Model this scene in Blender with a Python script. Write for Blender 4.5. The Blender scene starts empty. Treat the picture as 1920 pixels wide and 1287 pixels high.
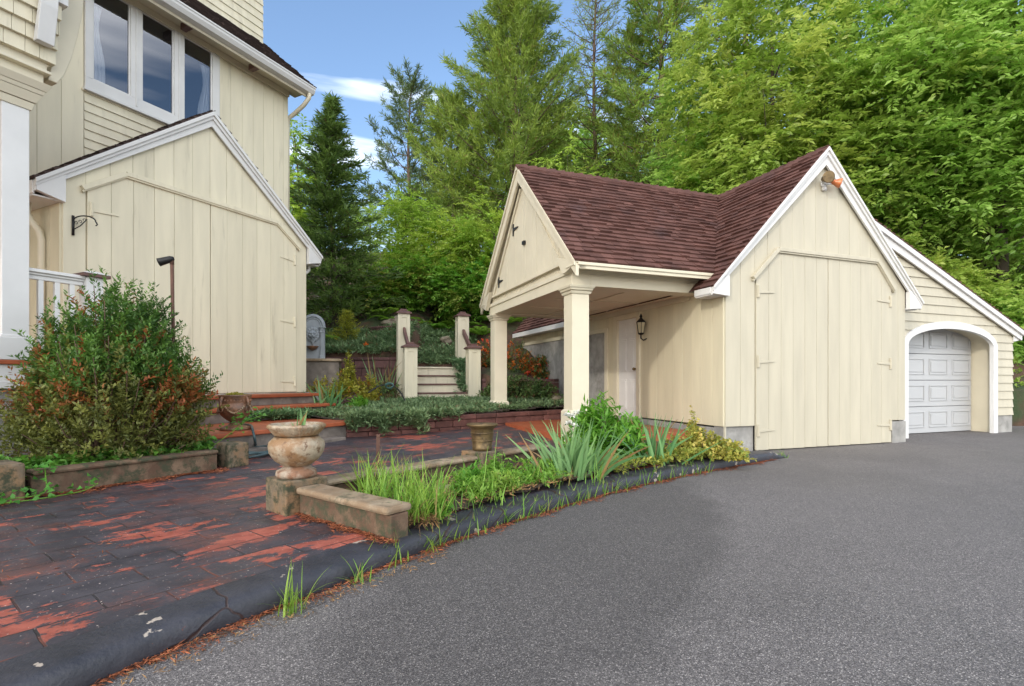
import bpy, bmesh, math, random
import numpy as np
from mathutils import Vector, Matrix
R = math.radians
C = bpy.context.scene.collection
SC = bpy.context.scene

# ---------------------------------------------------------------- camera
F, YH, CX = 968.5, 713.4, 960.0            # calibrated from the photograph (1920 px wide)
cd = bpy.data.cameras.new('camera'); cam = bpy.data.objects.new('camera', cd); C.objects.link(cam)
cd.sensor_width = 36; cd.lens = 36 * F / 1920; cd.shift_y = (YH - 643.5) / 1920
cd.clip_start = 0.05; cd.clip_end = 3000
cam.location = (0, 0, 1.0); cam.rotation_euler = (R(90), 0, 0)
SC.camera = cam

# ---------------------------------------------------------------- world, sun, exposure
LDIR = Vector((1.49, 2.16, -1.13)).normalized()      # direction the sunlight travels
w = bpy.data.worlds.new('World'); SC.world = w; w.use_nodes = True
nt = w.node_tree; bg = nt.nodes['Background']
sky = nt.nodes.new('ShaderNodeTexSky'); sky.sky_type = 'NISHITA'; sky.sun_disc = False
sky.sun_elevation = math.asin(-LDIR.z)
sky.sun_rotation = math.atan2(-LDIR.x, -LDIR.y)
sky.air_density = 1.0; sky.dust_density = 0.6; sky.ozone_density = 2.0
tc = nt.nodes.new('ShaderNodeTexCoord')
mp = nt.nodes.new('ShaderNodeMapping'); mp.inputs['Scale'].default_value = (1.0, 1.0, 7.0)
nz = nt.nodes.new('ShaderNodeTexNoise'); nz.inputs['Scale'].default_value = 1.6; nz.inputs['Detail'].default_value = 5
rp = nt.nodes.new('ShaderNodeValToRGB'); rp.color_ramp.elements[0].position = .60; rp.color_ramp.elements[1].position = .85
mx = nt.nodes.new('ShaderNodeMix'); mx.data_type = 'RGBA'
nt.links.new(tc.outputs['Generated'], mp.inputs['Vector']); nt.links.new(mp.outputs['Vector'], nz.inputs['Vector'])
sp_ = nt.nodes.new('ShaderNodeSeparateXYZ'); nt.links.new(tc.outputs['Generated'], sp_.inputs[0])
mr = nt.nodes.new('ShaderNodeMapRange'); mr.inputs['From Min'].default_value = -.35; mr.inputs['From Max'].default_value = .35; mr.inputs['To Min'].default_value = .30; mr.inputs['To Max'].default_value = 0  # extra unseen cloud cover behind the camera, added as neutral fill light
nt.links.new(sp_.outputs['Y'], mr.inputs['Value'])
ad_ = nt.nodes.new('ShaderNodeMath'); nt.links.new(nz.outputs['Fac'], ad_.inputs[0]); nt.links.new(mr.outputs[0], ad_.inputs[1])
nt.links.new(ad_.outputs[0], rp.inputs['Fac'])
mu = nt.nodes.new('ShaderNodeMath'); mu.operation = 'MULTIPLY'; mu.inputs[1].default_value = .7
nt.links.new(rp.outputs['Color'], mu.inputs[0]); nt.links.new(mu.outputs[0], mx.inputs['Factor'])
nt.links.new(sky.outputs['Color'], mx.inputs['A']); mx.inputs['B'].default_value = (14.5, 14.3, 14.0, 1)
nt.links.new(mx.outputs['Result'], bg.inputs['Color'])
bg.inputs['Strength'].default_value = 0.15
sd = bpy.data.lights.new('sun', 'SUN'); sd.energy = 0.65; sd.angle = R(2.5); sd.color = (1, .94, .84)
so = bpy.data.objects.new('sun', sd); C.objects.link(so)
so.rotation_euler = LDIR.to_track_quat('-Z', 'Y').to_euler(); so.location = (-10, -20, 20)
SC.view_settings.view_transform = 'Standard'; SC.view_settings.look = 'None'
SC.view_settings.exposure = 1.05; SC.view_settings.gamma = 1
SC.render.engine = 'CYCLES'

# ---------------------------------------------------------------- helpers
def at(px, py, z=0.0):
    Y = F * (1 - z) / (py - YH); return Vector(((px - CX) / F * Y, Y, z))
def pt(px, py, Y):
    return Vector(((px - CX) / F * Y, Y, 1 - (py - YH) / F * Y))

class MB:
    def __init__(s): s.v = []; s.f = []; s.m = []; s.c = []
    def add(s, vs, fs, mi=0, c=.5):
        n = len(s.v); s.v += [tuple(v) for v in vs]; s.c += [c] * len(vs)
        for f in fs: s.f.append([n + i for i in f]); s.m.append(mi)
    def box(s, a, b, mi=0, c=.5):
        x0, y0, z0 = a; x1, y1, z1 = b
        s.add([(x0,y0,z0),(x1,y0,z0),(x1,y1,z0),(x0,y1,z0),(x0,y0,z1),(x1,y0,z1),(x1,y1,z1),(x0,y1,z1)],
              [(0,3,2,1),(4,5,6,7),(0,1,5,4),(1,2,6,5),(2,3,7,6),(3,0,4,7)], mi, c)
    def hexa(s, b, t, mi=0, c=.5):                 # bottom ring / top ring polygons
        n = len(b); s.add(list(b) + list(t), [tuple(range(n))[::-1], tuple(range(n, 2*n))] +
              [(i, (i+1) % n, n + (i+1) % n, n + i) for i in range(n)], mi, c)
    def prism(s, poly, d0, d1, ax='y', mi=0, c=.5):    # poly of (u,z) extruded along y (or x), or of (x,y) extruded along z
        m = {'y': lambda p, d: (p[0], d, p[1]), 'x': lambda p, d: (d, p[0], p[1]), 'z': lambda p, d: (p[0], p[1], d)}[ax]
        ar = sum(poly[i-1][0]*poly[i][1]-poly[i][0]*poly[i-1][1] for i in range(len(poly)))
        if (ar > 0) != (ax != 'y'): poly = poly[::-1]
        s.hexa([m(p, d0) for p in poly], [m(p, d1) for p in poly], mi, c)
    def bar(s, p, q, wd, ht, mi=0, c=.5, up=(0,0,1)):   # rectangular bar between two points
        p, q = Vector(p), Vector(q); d = (q-p).normalized(); u = Vector(up)
        sx = d.cross(u).normalized(); u = sx.cross(d).normalized()
        r = [(-1,-1),(1,-1),(1,1),(-1,1)]
        s.hexa([p + sx*a*wd/2 + u*b*ht/2 for a, b in r], [q + sx*a*wd/2 + u*b*ht/2 for a, b in r], mi, c)
    def tube(s, pts, r, n=8, mi=0, c=.5, cap=True):
        pts = [Vector(p) for p in pts]; k = len(pts)
        rr = r if isinstance(r, (list, tuple)) else [r]*k
        vs = []; prev = None
        for i in range(k):
            d = (pts[min(i+1,k-1)] - pts[max(i-1,0)]).normalized()
            if prev is None: a = d.orthogonal().normalized()
            else:
                a = prev - d*prev.dot(d)
                a = a.normalized() if a.length > 1e-5 else d.orthogonal().normalized()
            prev = a; b = d.cross(a)
            for j in range(n):
                t = 2*math.pi*j/n; vs.append(pts[i] + (a*math.cos(t) + b*math.sin(t))*rr[i])
        fs = [(i*n+j, i*n+(j+1)%n, (i+1)*n+(j+1)%n, (i+1)*n+j) for i in range(k-1) for j in range(n)]
        if cap: fs += [tuple(range(n))[::-1], tuple(range((k-1)*n, k*n))]
        s.add(vs, fs, mi, c)
    def lathe(s, prof, ctr=(0,0,0), n=32, mi=0, c=.5, wob=None):
        vs = []; k = len(prof)
        for i, (r, z) in enumerate(prof):
            for j in range(n):
                t = 2*math.pi*j/n; q = r*(wob(i, t) if wob else 1)
                vs.append((ctr[0]+q*math.cos(t), ctr[1]+q*math.sin(t), ctr[2]+z))
        fs = [(i*n+j, i*n+(j+1)%n, (i+1)*n+(j+1)%n, (i+1)*n+j) for i in range(k-1) for j in range(n)]
        if prof[0][0] > 1e-4: fs.append(tuple(range(n))[::-1])
        if prof[-1][0] > 1e-4: fs.append(tuple(range((k-1)*n, k*n)))
        s.add(vs, fs, mi, c)
    def ball(s, ctr, r, n=10, mi=0, c=.5):
        rx, ry, rz = r if isinstance(r, (tuple, list)) else (r, r, r)
        vs = []; m = n//2+1
        for i in range(m):
            ph = math.pi*(i+.001)/(m-1+.002)
            for j in range(n):
                t = 2*math.pi*j/n
                vs.append((ctr[0]+rx*math.sin(ph)*math.cos(t), ctr[1]+ry*math.sin(ph)*math.sin(t), ctr[2]-rz*math.cos(ph)))
        s.add(vs, [(i*n+j, i*n+(j+1)%n, (i+1)*n+(j+1)%n, (i+1)*n+j) for i in range(m-1) for j in range(n)], mi, c)
    def build(s, name, mats, parent=None, smooth=False, bevel=0, subsurf=0):
        me = bpy.data.meshes.new(name); me.from_pydata(s.v, [], s.f)
        for m in (mats if isinstance(mats, (list, tuple)) else [mats]): me.materials.append(m)
        me.polygons.foreach_set('material_index', s.m)
        if smooth: me.polygons.foreach_set('use_smooth', [True]*len(s.f))
        ca = me.color_attributes.new('tint', 'FLOAT_COLOR', 'POINT')
        cc = []
        for c in s.c: cc += (list(c)+[1] if isinstance(c, (tuple, list)) else [c, 0, 0, 1])
        ca.data.foreach_set('color', cc)
        me.update()
        o = bpy.data.objects.new(name, me); C.objects.link(o)
        if parent: o.parent = parent
        if bevel:
            b = o.modifiers.new('bevel', 'BEVEL'); b.width = bevel; b.segments = 2; b.limit_method = 'ANGLE'; b.angle_limit = R(40)
        if subsurf:
            b = o.modifiers.new('sub', 'SUBSURF'); b.levels = subsurf; b.render_levels = subsurf
        return o

def tag(o, label=None, cat=None, group=None, kind=None):
    if label: o['label'] = label
    if cat: o['category'] = cat
    if group: o['group'] = group
    if kind: o['kind'] = kind
    return o
def thing(name, label, cat, loc=(0,0,0), rz=0, group=None):
    o = bpy.data.objects.new(name, None); C.objects.link(o); o.empty_display_size = .1
    o.location = loc; o.rotation_euler = (0, 0, rz)
    return tag(o, label, cat, group)
def copy_tree(o, parent=None):
    c = o.copy(); C.objects.link(c)
    if parent: c.parent = parent
    for ch in list(o.children): copy_tree(ch, c)
    return c

# ---------------------------------------------------------------- materials
MATS = {}
def nodes(name):
    m = bpy.data.materials.new(name); m.use_nodes = True; MATS[name] = m
    return m, m.node_tree, m.node_tree.nodes['Principled BSDF']
def N(t, typ, **k):
    n = t.nodes.new('ShaderNode' + typ)
    for a, b in k.items():
        if a in n.inputs: n.inputs[a].default_value = b
        else: setattr(n, a, b)
    return n
def mixc(t, fac, a, b):
    m = N(t, 'Mix', data_type='RGBA')
    for s, v in (('Factor', fac), ('A', a), ('B', b)):
        if hasattr(v, 'is_linked'): t.links.new(v, m.inputs[s])
        else: m.inputs[s].default_value = (tuple(v)+(1,) if isinstance(v, tuple) and len(v) == 3 else v)
    return m.outputs['Result']
def ramp(t, src, p0, p1, c0=(0,0,0), c1=(1,1,1)):
    r = N(t, 'ValToRGB'); e = r.color_ramp.elements
    e[0].position = p0; e[1].position = p1; e[0].color = c0+(1,); e[1].color = c1+(1,)
    t.links.new(src, r.inputs['Fac']); return r.outputs['Color']
def noise(t, scale, detail=4, vec=None, rough=.55, dist=0, stretch=None):
    n = N(t, 'TexNoise'); n.inputs['Scale'].default_value = scale; n.inputs['Detail'].default_value = detail
    n.inputs['Roughness'].default_value = rough; n.inputs['Distortion'].default_value = dist
    if vec is None:
        vec = N(t, 'TexCoord').outputs['Object']
    if stretch:
        mpp = N(t, 'Mapping'); mpp.inputs['Scale'].default_value = stretch; t.links.new(vec, mpp.inputs['Vector']); vec = mpp.outputs['Vector']
    t.links.new(vec, n.inputs['Vector']); return n.outputs['Fac']
def bump(t, bs, h, st=.3, dist=.01):
    b = N(t, 'Bump'); b.inputs['Strength'].default_value = st; b.inputs['Distance'].default_value = dist
    t.links.new(h, b.inputs['Height']); t.links.new(b.outputs['Normal'], bs.inputs['Normal'])
def math2(t, op, a, b):
    m = N(t, 'Math', operation=op)
    for i, v in enumerate((a, b)):
        if hasattr(v, 'is_linked'): t.links.new(v, m.inputs[i])
        else: m.inputs[i].default_value = v
    return m.outputs[0]
def tintattr(t):
    a = N(t, 'Attribute', attribute_name='tint'); s = N(t, 'SeparateColor'); t.links.new(a.outputs['Color'], s.inputs['Color'])
    return s.outputs['Red'], s.outputs['Green'], s.outputs['Blue']

def solid(name, col, rough=.6, var=.15, ns=6, bs=40, bst=.15, metal=0, dark=None, stain=None, stretch=None, tint=0.0, spec=.4):
    m, t, p = nodes(name)
    dk = dark or tuple(c*(1-var) for c in col); lt = tuple(min(1, c*(1+var)) for c in col)
    c = mixc(t, ramp(t, noise(t, ns, 5, stretch=stretch), .3, .7), dk, lt)
    if stain:
        col2, amount, sc, st = stain
        c = mixc(t, ramp(t, noise(t, sc, 6, rough=.65, stretch=st), amount, amount+.18), c, col2)
    if tint:
        r, g, b = tintattr(t)
        v = N(t, 'HueSaturation'); t.links.new(math2(t, 'MULTIPLY_ADD', r, 2*tint) if 0 else math2(t, 'ADD', math2(t, 'MULTIPLY', r, 2*tint), 1-tint), v.inputs['Value'])
        t.links.new(c, v.inputs['Color']); c = v.outputs['Color']
    t.links.new(c, p.inputs['Base Color']); p.inputs['Roughness'].default_value = rough; p.inputs['Metallic'].default_value = metal
    p.inputs['Specular IOR Level'].default_value = spec
    if bst: bump(t, p, noise(t, bs, 6, stretch=stretch), bst)
    return m

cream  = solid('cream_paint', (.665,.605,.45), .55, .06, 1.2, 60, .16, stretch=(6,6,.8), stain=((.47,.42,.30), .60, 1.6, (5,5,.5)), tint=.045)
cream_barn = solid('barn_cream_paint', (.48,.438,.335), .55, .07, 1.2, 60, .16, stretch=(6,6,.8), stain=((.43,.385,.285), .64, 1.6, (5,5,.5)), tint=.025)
cream2 = solid('warm_cream_paint', (.61,.553,.42), .5, .05, 3, 50, .06)
cream_side = solid('yellow_cream_paint', (.575,.52,.375), .55, .06, 1.2, 60, .12, stretch=(6,6,.8), tint=.05)
white  = solid('white_paint', (.64,.63,.61), .5, .05, 3, 40, .06, stain=((.6,.58,.52), .68, 4, None))
garage_white = solid('garage_door_white', (.44,.445,.45), .4, .02, 2, 30, .03)
conc   = solid('concrete', (.30,.29,.27), .9, .25, 5, 60, .35, stain=((.14,.13,.115), .55, 2.2, None))
brownp = solid('brown_cap_paint', (.13,.065,.055), .5, .2, 8, 40, .1)
iron   = solid('black_iron', (.02,.02,.02), .45, .2, 20, 60, .1, metal=.3)
roofm  = solid('asphalt_shingle', (.118,.057,.046), .92, .2, 3, 220, .5, tint=.22, spec=.2, stain=((.085,.05,.048), .56, 1.3, None))
roofdk = solid('weathered_shingle', (.055,.038,.034), .92, .25, 3, 220, .5, tint=.25, spec=.2)
terra  = solid('terracotta_tread', (.33,.085,.035), .5, .25, 5, 60, .25, stain=((.13,.045,.035), .58, 5, (1,1,1)), tint=.15)
riser  = solid('riser_stone', (.17,.145,.125), .85, .35, 6, 50, .4, stain=((.33,.29,.25), .6, 7, None))
brickm = solid('brown_brick', (.13,.055,.045), .85, .35, 8, 60, .4, tint=.3)
blockm = solid('garden_block', (.12,.06,.055), .9, .3, 6, 60, .5, tint=.35)
timber = solid('weathered_timber', (.16,.085,.05), .8, .3, 6, 50, .4, stretch=(1,1,6), tint=.25)
soilm  = solid('soil', (.055,.036,.026), .95, .4, 14, 50, .8)
bark   = solid('bark', (.085,.065,.05), .9, .35, 8, 25, .8, stretch=(3,3,.6))
barkred= solid('pine_bark', (.13,.085,.062), .9, .35, 6, 20, .8, stretch=(3,3,.6))
rubber = solid('dark_rubber', (.055,.09,.095), .4, .2, 10, 60, .05)
glassm, t_, p_ = nodes('window_glass')
p_.inputs['Base Color'].default_value = (.012,.014,.02,1); p_.inputs['Roughness'].default_value = .02
fr = N(t_, 'Fresnel'); fr.inputs['IOR'].default_value = 2.3
gl = N(t_, 'BsdfGlossy'); gl.inputs['Roughness'].default_value = .015; gl.inputs['Color'].default_value = (.9,.93,1,1)
tr = N(t_, 'BsdfTransparent'); tr.inputs['Color'].default_value = (.75,.78,.8,1)
ms = N(t_, 'MixShader'); t_.links.new(fr.outputs[0], ms.inputs[0]); t_.links.new(tr.outputs[0], ms.inputs[1]); t_.links.new(gl.outputs[0], ms.inputs[2])
t_.links.new(ms.outputs[0], t_.nodes['Material Output'].inputs['Surface'])
darkroom = solid('room_dark', (.05,.05,.06), .9, .1, 3, 30, 0)
curtainm = solid('curtain', (.88,.88,.9), .9, .05, 3, 30, 0)
blindm = solid('blind', (.03,.026,.026), .8, .1, 3, 30, 0)
lampglass = solid('lamp_glass', (.45,.40,.27), .15, .1, 6, 30, 0)
lens = solid('lamp_lens', (.30,.28,.24), .15, .2, 40, 120, .4)
amber = solid('amber_lens', (.55,.17,.06), .25, .2, 20, 60, .2)
greyfount = solid('fountain_grey', (.30,.33,.36), .6, .12, 6, 40, .15, stain=((.2,.19,.17), .66, 5, (1,1,.4)), tint=.3)
rust = solid('rust_steel', (.10,.05,.035), .8, .3, 12, 60, .3)
barkmulch = solid('straw_litter', (.30,.17,.07), .9, .4, 20, 60, .2, tint=.5)
needle_litter = solid('pine_needle_litter', (.30,.095,.04), .85, .3, 20, 60, .1, tint=.5)

# aged stone (planter walls, urns)
def aged(name, top, moss, stainc, rough=.85, ns=9, mt=.53):
    m, t, p = nodes(name)
    c = mixc(t, ramp(t, noise(t, ns, 7, rough=.7), .35, .65), tuple(x*.65 for x in top), top)
    c = mixc(t, ramp(t, noise(t, ns*.45, 6, rough=.65), .43, .58), c, stainc)
    c = mixc(t, ramp(t, noise(t, ns*1.1, 7, rough=.7), mt, mt+.13), c, moss)
    t.links.new(c, p.inputs['Base Color']); p.inputs['Roughness'].default_value = rough
    bump(t, p, noise(t, 45, 7, rough=.7), .6, .008); return m
stone_cap = aged('cap_stone', (.36,.28,.19), (.09,.085,.05), (.22,.15,.09))
stone_wall = aged('wall_stone', (.20,.13,.08), (.05,.052,.026), (.10,.055,.032), mt=.46)
stone_pier = aged('pier_stone', (.19,.145,.095), (.042,.045,.022), (.22,.13,.065), mt=.46)
urn_stone = aged('urn_stone', (.44,.36,.255), (.13,.066,.032), (.25,.145,.07), .5, 17)
urn_foot = aged('urn_foot_stone', (.42,.34,.26), (.14,.07,.04), (.22,.11,.06), .7, 16)
urn_dark = aged('dark_urn', (.17,.09,.055), (.07,.05,.03), (.25,.12,.065), .45, 14)
urn_brass = solid('brass_pot', (.17,.115,.055), .42, .3, 14, 40, .35, metal=.55, stain=((.06,.045,.03), .5, 12, None))
rockm = aged('rock', (.30,.25,.18), (.12,.12,.06), (.2,.15,.11))

# asphalt driveway
asph, t, p = nodes('asphalt')
oc_ = N(t,'TexCoord').outputs['Object']
v = N(t, 'TexVoronoi'); v.inputs['Scale'].default_value = 250; t.links.new(oc_, v.inputs['Vector'])
sv = N(t, 'SeparateColor'); t.links.new(v.outputs['Color'], sv.inputs['Color'])
rr_ = N(t, 'ValToRGB'); e_ = rr_.color_ramp.elements; e_[0].position = 0; e_[0].color = (.040,.036,.035,1); e_[1].position = 1; e_[1].color = (.38,.345,.32,1)
for ps_, cl_ in ((.45,(.088,.079,.077)),(.78,(.142,.129,.123)),(.93,(.19,.174,.164))):
    q_ = e_.new(ps_); q_.color = cl_+(1,)
t.links.new(sv.outputs['Red'], rr_.inputs['Fac']); c = rr_.outputs['Color']
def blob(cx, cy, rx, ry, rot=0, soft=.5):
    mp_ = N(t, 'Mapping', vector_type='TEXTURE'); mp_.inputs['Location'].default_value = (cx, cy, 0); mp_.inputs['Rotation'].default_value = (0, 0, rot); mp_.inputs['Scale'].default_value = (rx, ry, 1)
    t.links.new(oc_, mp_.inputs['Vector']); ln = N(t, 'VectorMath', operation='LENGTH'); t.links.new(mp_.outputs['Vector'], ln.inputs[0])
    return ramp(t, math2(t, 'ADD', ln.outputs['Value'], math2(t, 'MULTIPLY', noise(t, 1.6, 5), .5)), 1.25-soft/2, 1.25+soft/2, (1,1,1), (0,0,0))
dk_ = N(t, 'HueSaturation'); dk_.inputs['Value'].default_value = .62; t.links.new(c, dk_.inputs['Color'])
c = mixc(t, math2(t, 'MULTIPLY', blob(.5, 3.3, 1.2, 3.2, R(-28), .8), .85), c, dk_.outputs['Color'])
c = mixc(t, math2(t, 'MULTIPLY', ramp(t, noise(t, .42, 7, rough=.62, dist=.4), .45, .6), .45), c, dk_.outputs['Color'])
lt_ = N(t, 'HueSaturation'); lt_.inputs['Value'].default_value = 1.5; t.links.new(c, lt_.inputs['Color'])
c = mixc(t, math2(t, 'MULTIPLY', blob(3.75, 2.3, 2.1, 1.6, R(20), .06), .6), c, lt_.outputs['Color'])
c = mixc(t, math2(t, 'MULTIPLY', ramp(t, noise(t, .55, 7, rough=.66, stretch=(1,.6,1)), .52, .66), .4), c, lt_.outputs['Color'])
t.links.new(c, p.inputs['Base Color'])
t.links.new(ramp(t, noise(t, .7, 4), .3, .7, (.62,.62,.62), (.82,.82,.82)), p.inputs['Roughness'])
bump(t, p, v.outputs['Distance'], .45, .006)
# black rolled kerb
kerbm, t, p = nodes('black_kerb')
c = mixc(t, ramp(t, noise(t, 5, 6), .3, .7), (.024,.025,.032), (.050,.049,.059))
c = mixc(t, ramp(t, noise(t, 5.5, 6, rough=.55), .655, .663), c, (.40,.34,.28))
vc = N(t, 'TexVoronoi', feature='DISTANCE_TO_EDGE'); vc.inputs['Scale'].default_value = 1.15
wv_ = N(t, 'VectorMath', operation='ADD'); nv_ = N(t, 'TexNoise'); nv_.inputs['Scale'].default_value = 6; t.links.new(N(t,'TexCoord').outputs['Object'], nv_.inputs['Vector'])
sc_ = N(t, 'VectorMath', operation='SCALE'); sc_.inputs['Scale'].default_value = .10; t.links.new(nv_.outputs['Color'], sc_.inputs[0]); t.links.new(N(t,'TexCoord').outputs['Object'], wv_.inputs[0]); t.links.new(sc_.outputs[0], wv_.inputs[1]); t.links.new(wv_.outputs[0], vc.inputs['Vector'])
crk = ramp(t, vc.outputs['Distance'], .003, .007, (1,1,1), (0,0,0))
c = mixc(t, crk, c, (.035,.016,.013)); c = mixc(t, ramp(t, noise(t, 40, 3), .72, .75), c, (.16,.05,.03))
t.links.new(c, p.inputs['Base Color']); t.links.new(ramp(t, noise(t, 6, 4), .3, .7, (.36,.36,.36), (.58,.58,.58)), p.inputs['Roughness'])
hk = math2(t, 'SUBTRACT', math2(t, 'ADD', noise(t, 28, 9, rough=.7), math2(t, 'MULTIPLY', noise(t, 7, 4), 1.2)), math2(t, 'MULTIPLY', crk, .8))
bump(t, p, hk, .45, .012)
# painted pavers with the black coat worn off to the red
pav, t, p = nodes('worn_pavers')
tc_ = N(t, 'TexCoord').outputs['Object']
mpv = N(t, 'Mapping'); mpv.inputs['Rotation'].default_value = (0, 0, -R(52)); t.links.new(tc_, mpv.inputs['Vector']); pv = mpv.outputs['Vector']
wn = N(t, 'TexNoise'); wn.inputs['Scale'].default_value = 3; t.links.new(pv, wn.inputs['Vector'])
wv = N(t, 'VectorMath', operation='SCALE'); wv.inputs['Scale'].default_value = .03; t.links.new(wn.outputs['Color'], wv.inputs[0])
wa = N(t, 'VectorMath', operation='ADD'); t.links.new(pv, wa.inputs[0]); t.links.new(wv.outputs[0], wa.inputs[1])
br = N(t, 'TexBrick'); br.inputs['Scale'].default_value = 1; br.inputs['Brick Width'].default_value = .42; br.inputs['Row Height'].default_value = .21
br.inputs['Mortar Size'].default_value = .0055; br.inputs['Mortar Smooth'].default_value = .4; br.offset = .5; br.offset_frequency = 2
br.inputs['Color1'].default_value = (.2,.2,.2,1); br.inputs['Color2'].default_value = (.8,.8,.8,1); br.inputs['Mortar'].default_value = (0,0,0,1)
t.links.new(wa.outputs[0], br.inputs['Vector'])
black = mixc(t, ramp(t, noise(t, 6, 6), .3, .7), (.028,.025,.033), (.062,.055,.064))
red = mixc(t, ramp(t, noise(t, 14, 6), .3, .7), (.22,.050,.034), (.39,.105,.070))
big = noise(t, 1.1, 3, pv); fine = noise(t, 3.4, 12, pv, .72, .25, (.7,1.25,1))
wear = math2(t, 'ADD', math2(t, 'MULTIPLY', fine, .70), math2(t, 'MULTIPLY', big, .32))
wear = math2(t, 'ADD', wear, math2(t, 'MULTIPLY', br.outputs['Color'], .15))
c = mixc(t, ramp(t, wear, .630, .638), black, red)
haze_ = ramp(t, math2(t, 'ADD', math2(t,'MULTIPLY',noise(t, 1.7, 6, pv, .7),.8), math2(t,'MULTIPLY',noise(t, 60, 4, pv, .8),.30)), .55, .70)
c = mixc(t, math2(t, 'MULTIPLY', haze_, .7), c, (.17,.06,.042))
jn = math2(t, 'MULTIPLY', br.outputs['Fac'], ramp(t, noise(t, 3, 4, pv), .48, .58))
c = mixc(t, math2(t,'MULTIPLY', br.outputs['Fac'], .75), c, (.014,.010,.011)); c = mixc(t, math2(t,'MULTIPLY', jn, .75), c, (.17,.05,.03))
c = mixc(t, ramp(t, noise(t, 75, 2, pv, .5), .70, .73), c, (.55,.46,.40))
t.links.new(c, p.inputs['Base Color']); t.links.new(ramp(t, noise(t, 3, 5), .3, .7, (.40,.40,.40), (.7,.7,.7)), p.inputs['Roughness'])
hh = math2(t, 'SUBTRACT', math2(t, 'MULTIPLY', noise(t, 30, 7, pv, .65), .35), math2(t, 'MULTIPLY', br.outputs['Fac'], 1.0))
bump(t, p, hh, .5, .012)
# forest floor
floorm, t, p = nodes('forest_floor')
c = mixc(t, ramp(t, noise(t, 3, 8, rough=.7), .35, .65), (.045,.028,.018), (.11,.055,.032))
c = mixc(t, ramp(t, noise(t, .9, 6), .5, .62), c, (.035,.055,.018))
t.links.new(c, p.inputs['Base Color']); p.inputs['Roughness'].default_value = .95
bump(t, p, noise(t, 12, 8, rough=.7), .9, .05)

def foliage(name, lo, hi, alt=(.2,.06,.02), trans=.35, rough=.5, spec=.35):
    m, t, p = nodes(name); r, g, b = tintattr(t)
    oi = N(t, 'ObjectInfo')
    c = mixc(t, r, lo, hi); c = mixc(t, g, c, alt)
    hs = N(t, 'HueSaturation'); t.links.new(c, hs.inputs['Color'])
    t.links.new(math2(t, 'ADD', math2(t, 'MULTIPLY', oi.outputs['Random'], .03), .485), hs.inputs['Hue'])
    c = hs.outputs['Color']
    t.links.new(c, p.inputs['Base Color']); p.inputs['Roughness'].default_value = rough; p.inputs['Specular IOR Level'].default_value = spec
    tl = N(t, 'BsdfTranslucent'); c2 = N(t, 'HueSaturation'); c2.inputs['Value'].default_value = 1.35; c2.inputs['Saturation'].default_value = 1.05
    t.links.new(c, c2.inputs['Color']); t.links.new(c2.outputs['Color'], tl.inputs['Color'])
    mxs = N(t, 'MixShader'); mxs.inputs[0].default_value = trans
    t.links.new(p.outputs[0], mxs.inputs[1]); t.links.new(tl.outputs[0], mxs.inputs[2])
    t.links.new(mxs.outputs[0], t.nodes['Material Output'].inputs['Surface']); return m
f_ash    = foliage('ash_leaf', (.15,.27,.034), (.40,.56,.13), (.44,.53,.12), trans=.45, rough=.42, spec=.5)
f_bright = foliage('bright_leaf', (.17,.30,.03), (.45,.60,.11), (.48,.56,.10), trans=.46, rough=.45, spec=.45)
f_pine   = foliage('pine_needle', (.12,.19,.035), (.34,.43,.075), (.22,.15,.05), .38)
f_pineb  = foliage('blue_pine_needle', (.07,.115,.045), (.17,.24,.08), (.10,.08,.04), .33)
f_spruce = foliage('spruce_needle', (.055,.115,.028), (.19,.31,.065), (.1,.05,.02), .33)
f_yew    = foliage('yew_needle', (.035,.10,.022), (.14,.28,.05), (.34,.105,.03), .3)
f_yewold = foliage('old_yew_needle', (.085,.11,.03), (.24,.26,.06), (.34,.11,.03), .3)
f_grass  = foliage('grass_blade', (.12,.24,.03), (.30,.48,.08), (.42,.33,.13), .4)
f_iris   = foliage('iris_blade', (.08,.20,.07), (.20,.37,.14), (.30,.17,.06), .3, .4)
f_peony  = foliage('peony_leaf', (.09,.24,.03), (.24,.46,.06), (.3,.3,.06), .4)
f_vari   = foliage('variegated_leaf', (.13,.20,.03), (.42,.42,.08), (.60,.52,.12), .3)
f_gold   = foliage('golden_leaf', (.22,.25,.03), (.48,.44,.06), (.42,.2,.03), .35)
f_junip  = foliage('juniper', (.085,.165,.07), (.25,.36,.17), (.18,.13,.06), .25)
f_box    = foliage('boxwood_leaf', (.06,.13,.035), (.18,.28,.08), (.15,.08,.035), .3)
f_azal   = foliage('azalea_leaf', (.05,.09,.02), (.15,.19,.035), (.50,.12,.03), .3)
f_flower = foliage('red_flower', (.55,.04,.015), (.72,.14,.03), (.75,.25,.05), .3)
f_ivy    = foliage('ground_ivy_leaf', (.045,.15,.025), (.14,.33,.05), (.3,.3,.05), .35)
f_fern   = foliage('fern_frond', (.08,.19,.02), (.22,.38,.05), (.3,.2,.05), .4)
f_white  = foliage('white_flower', (.7,.7,.62), (.8,.8,.75), (.75,.3,.06), .2)

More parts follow.
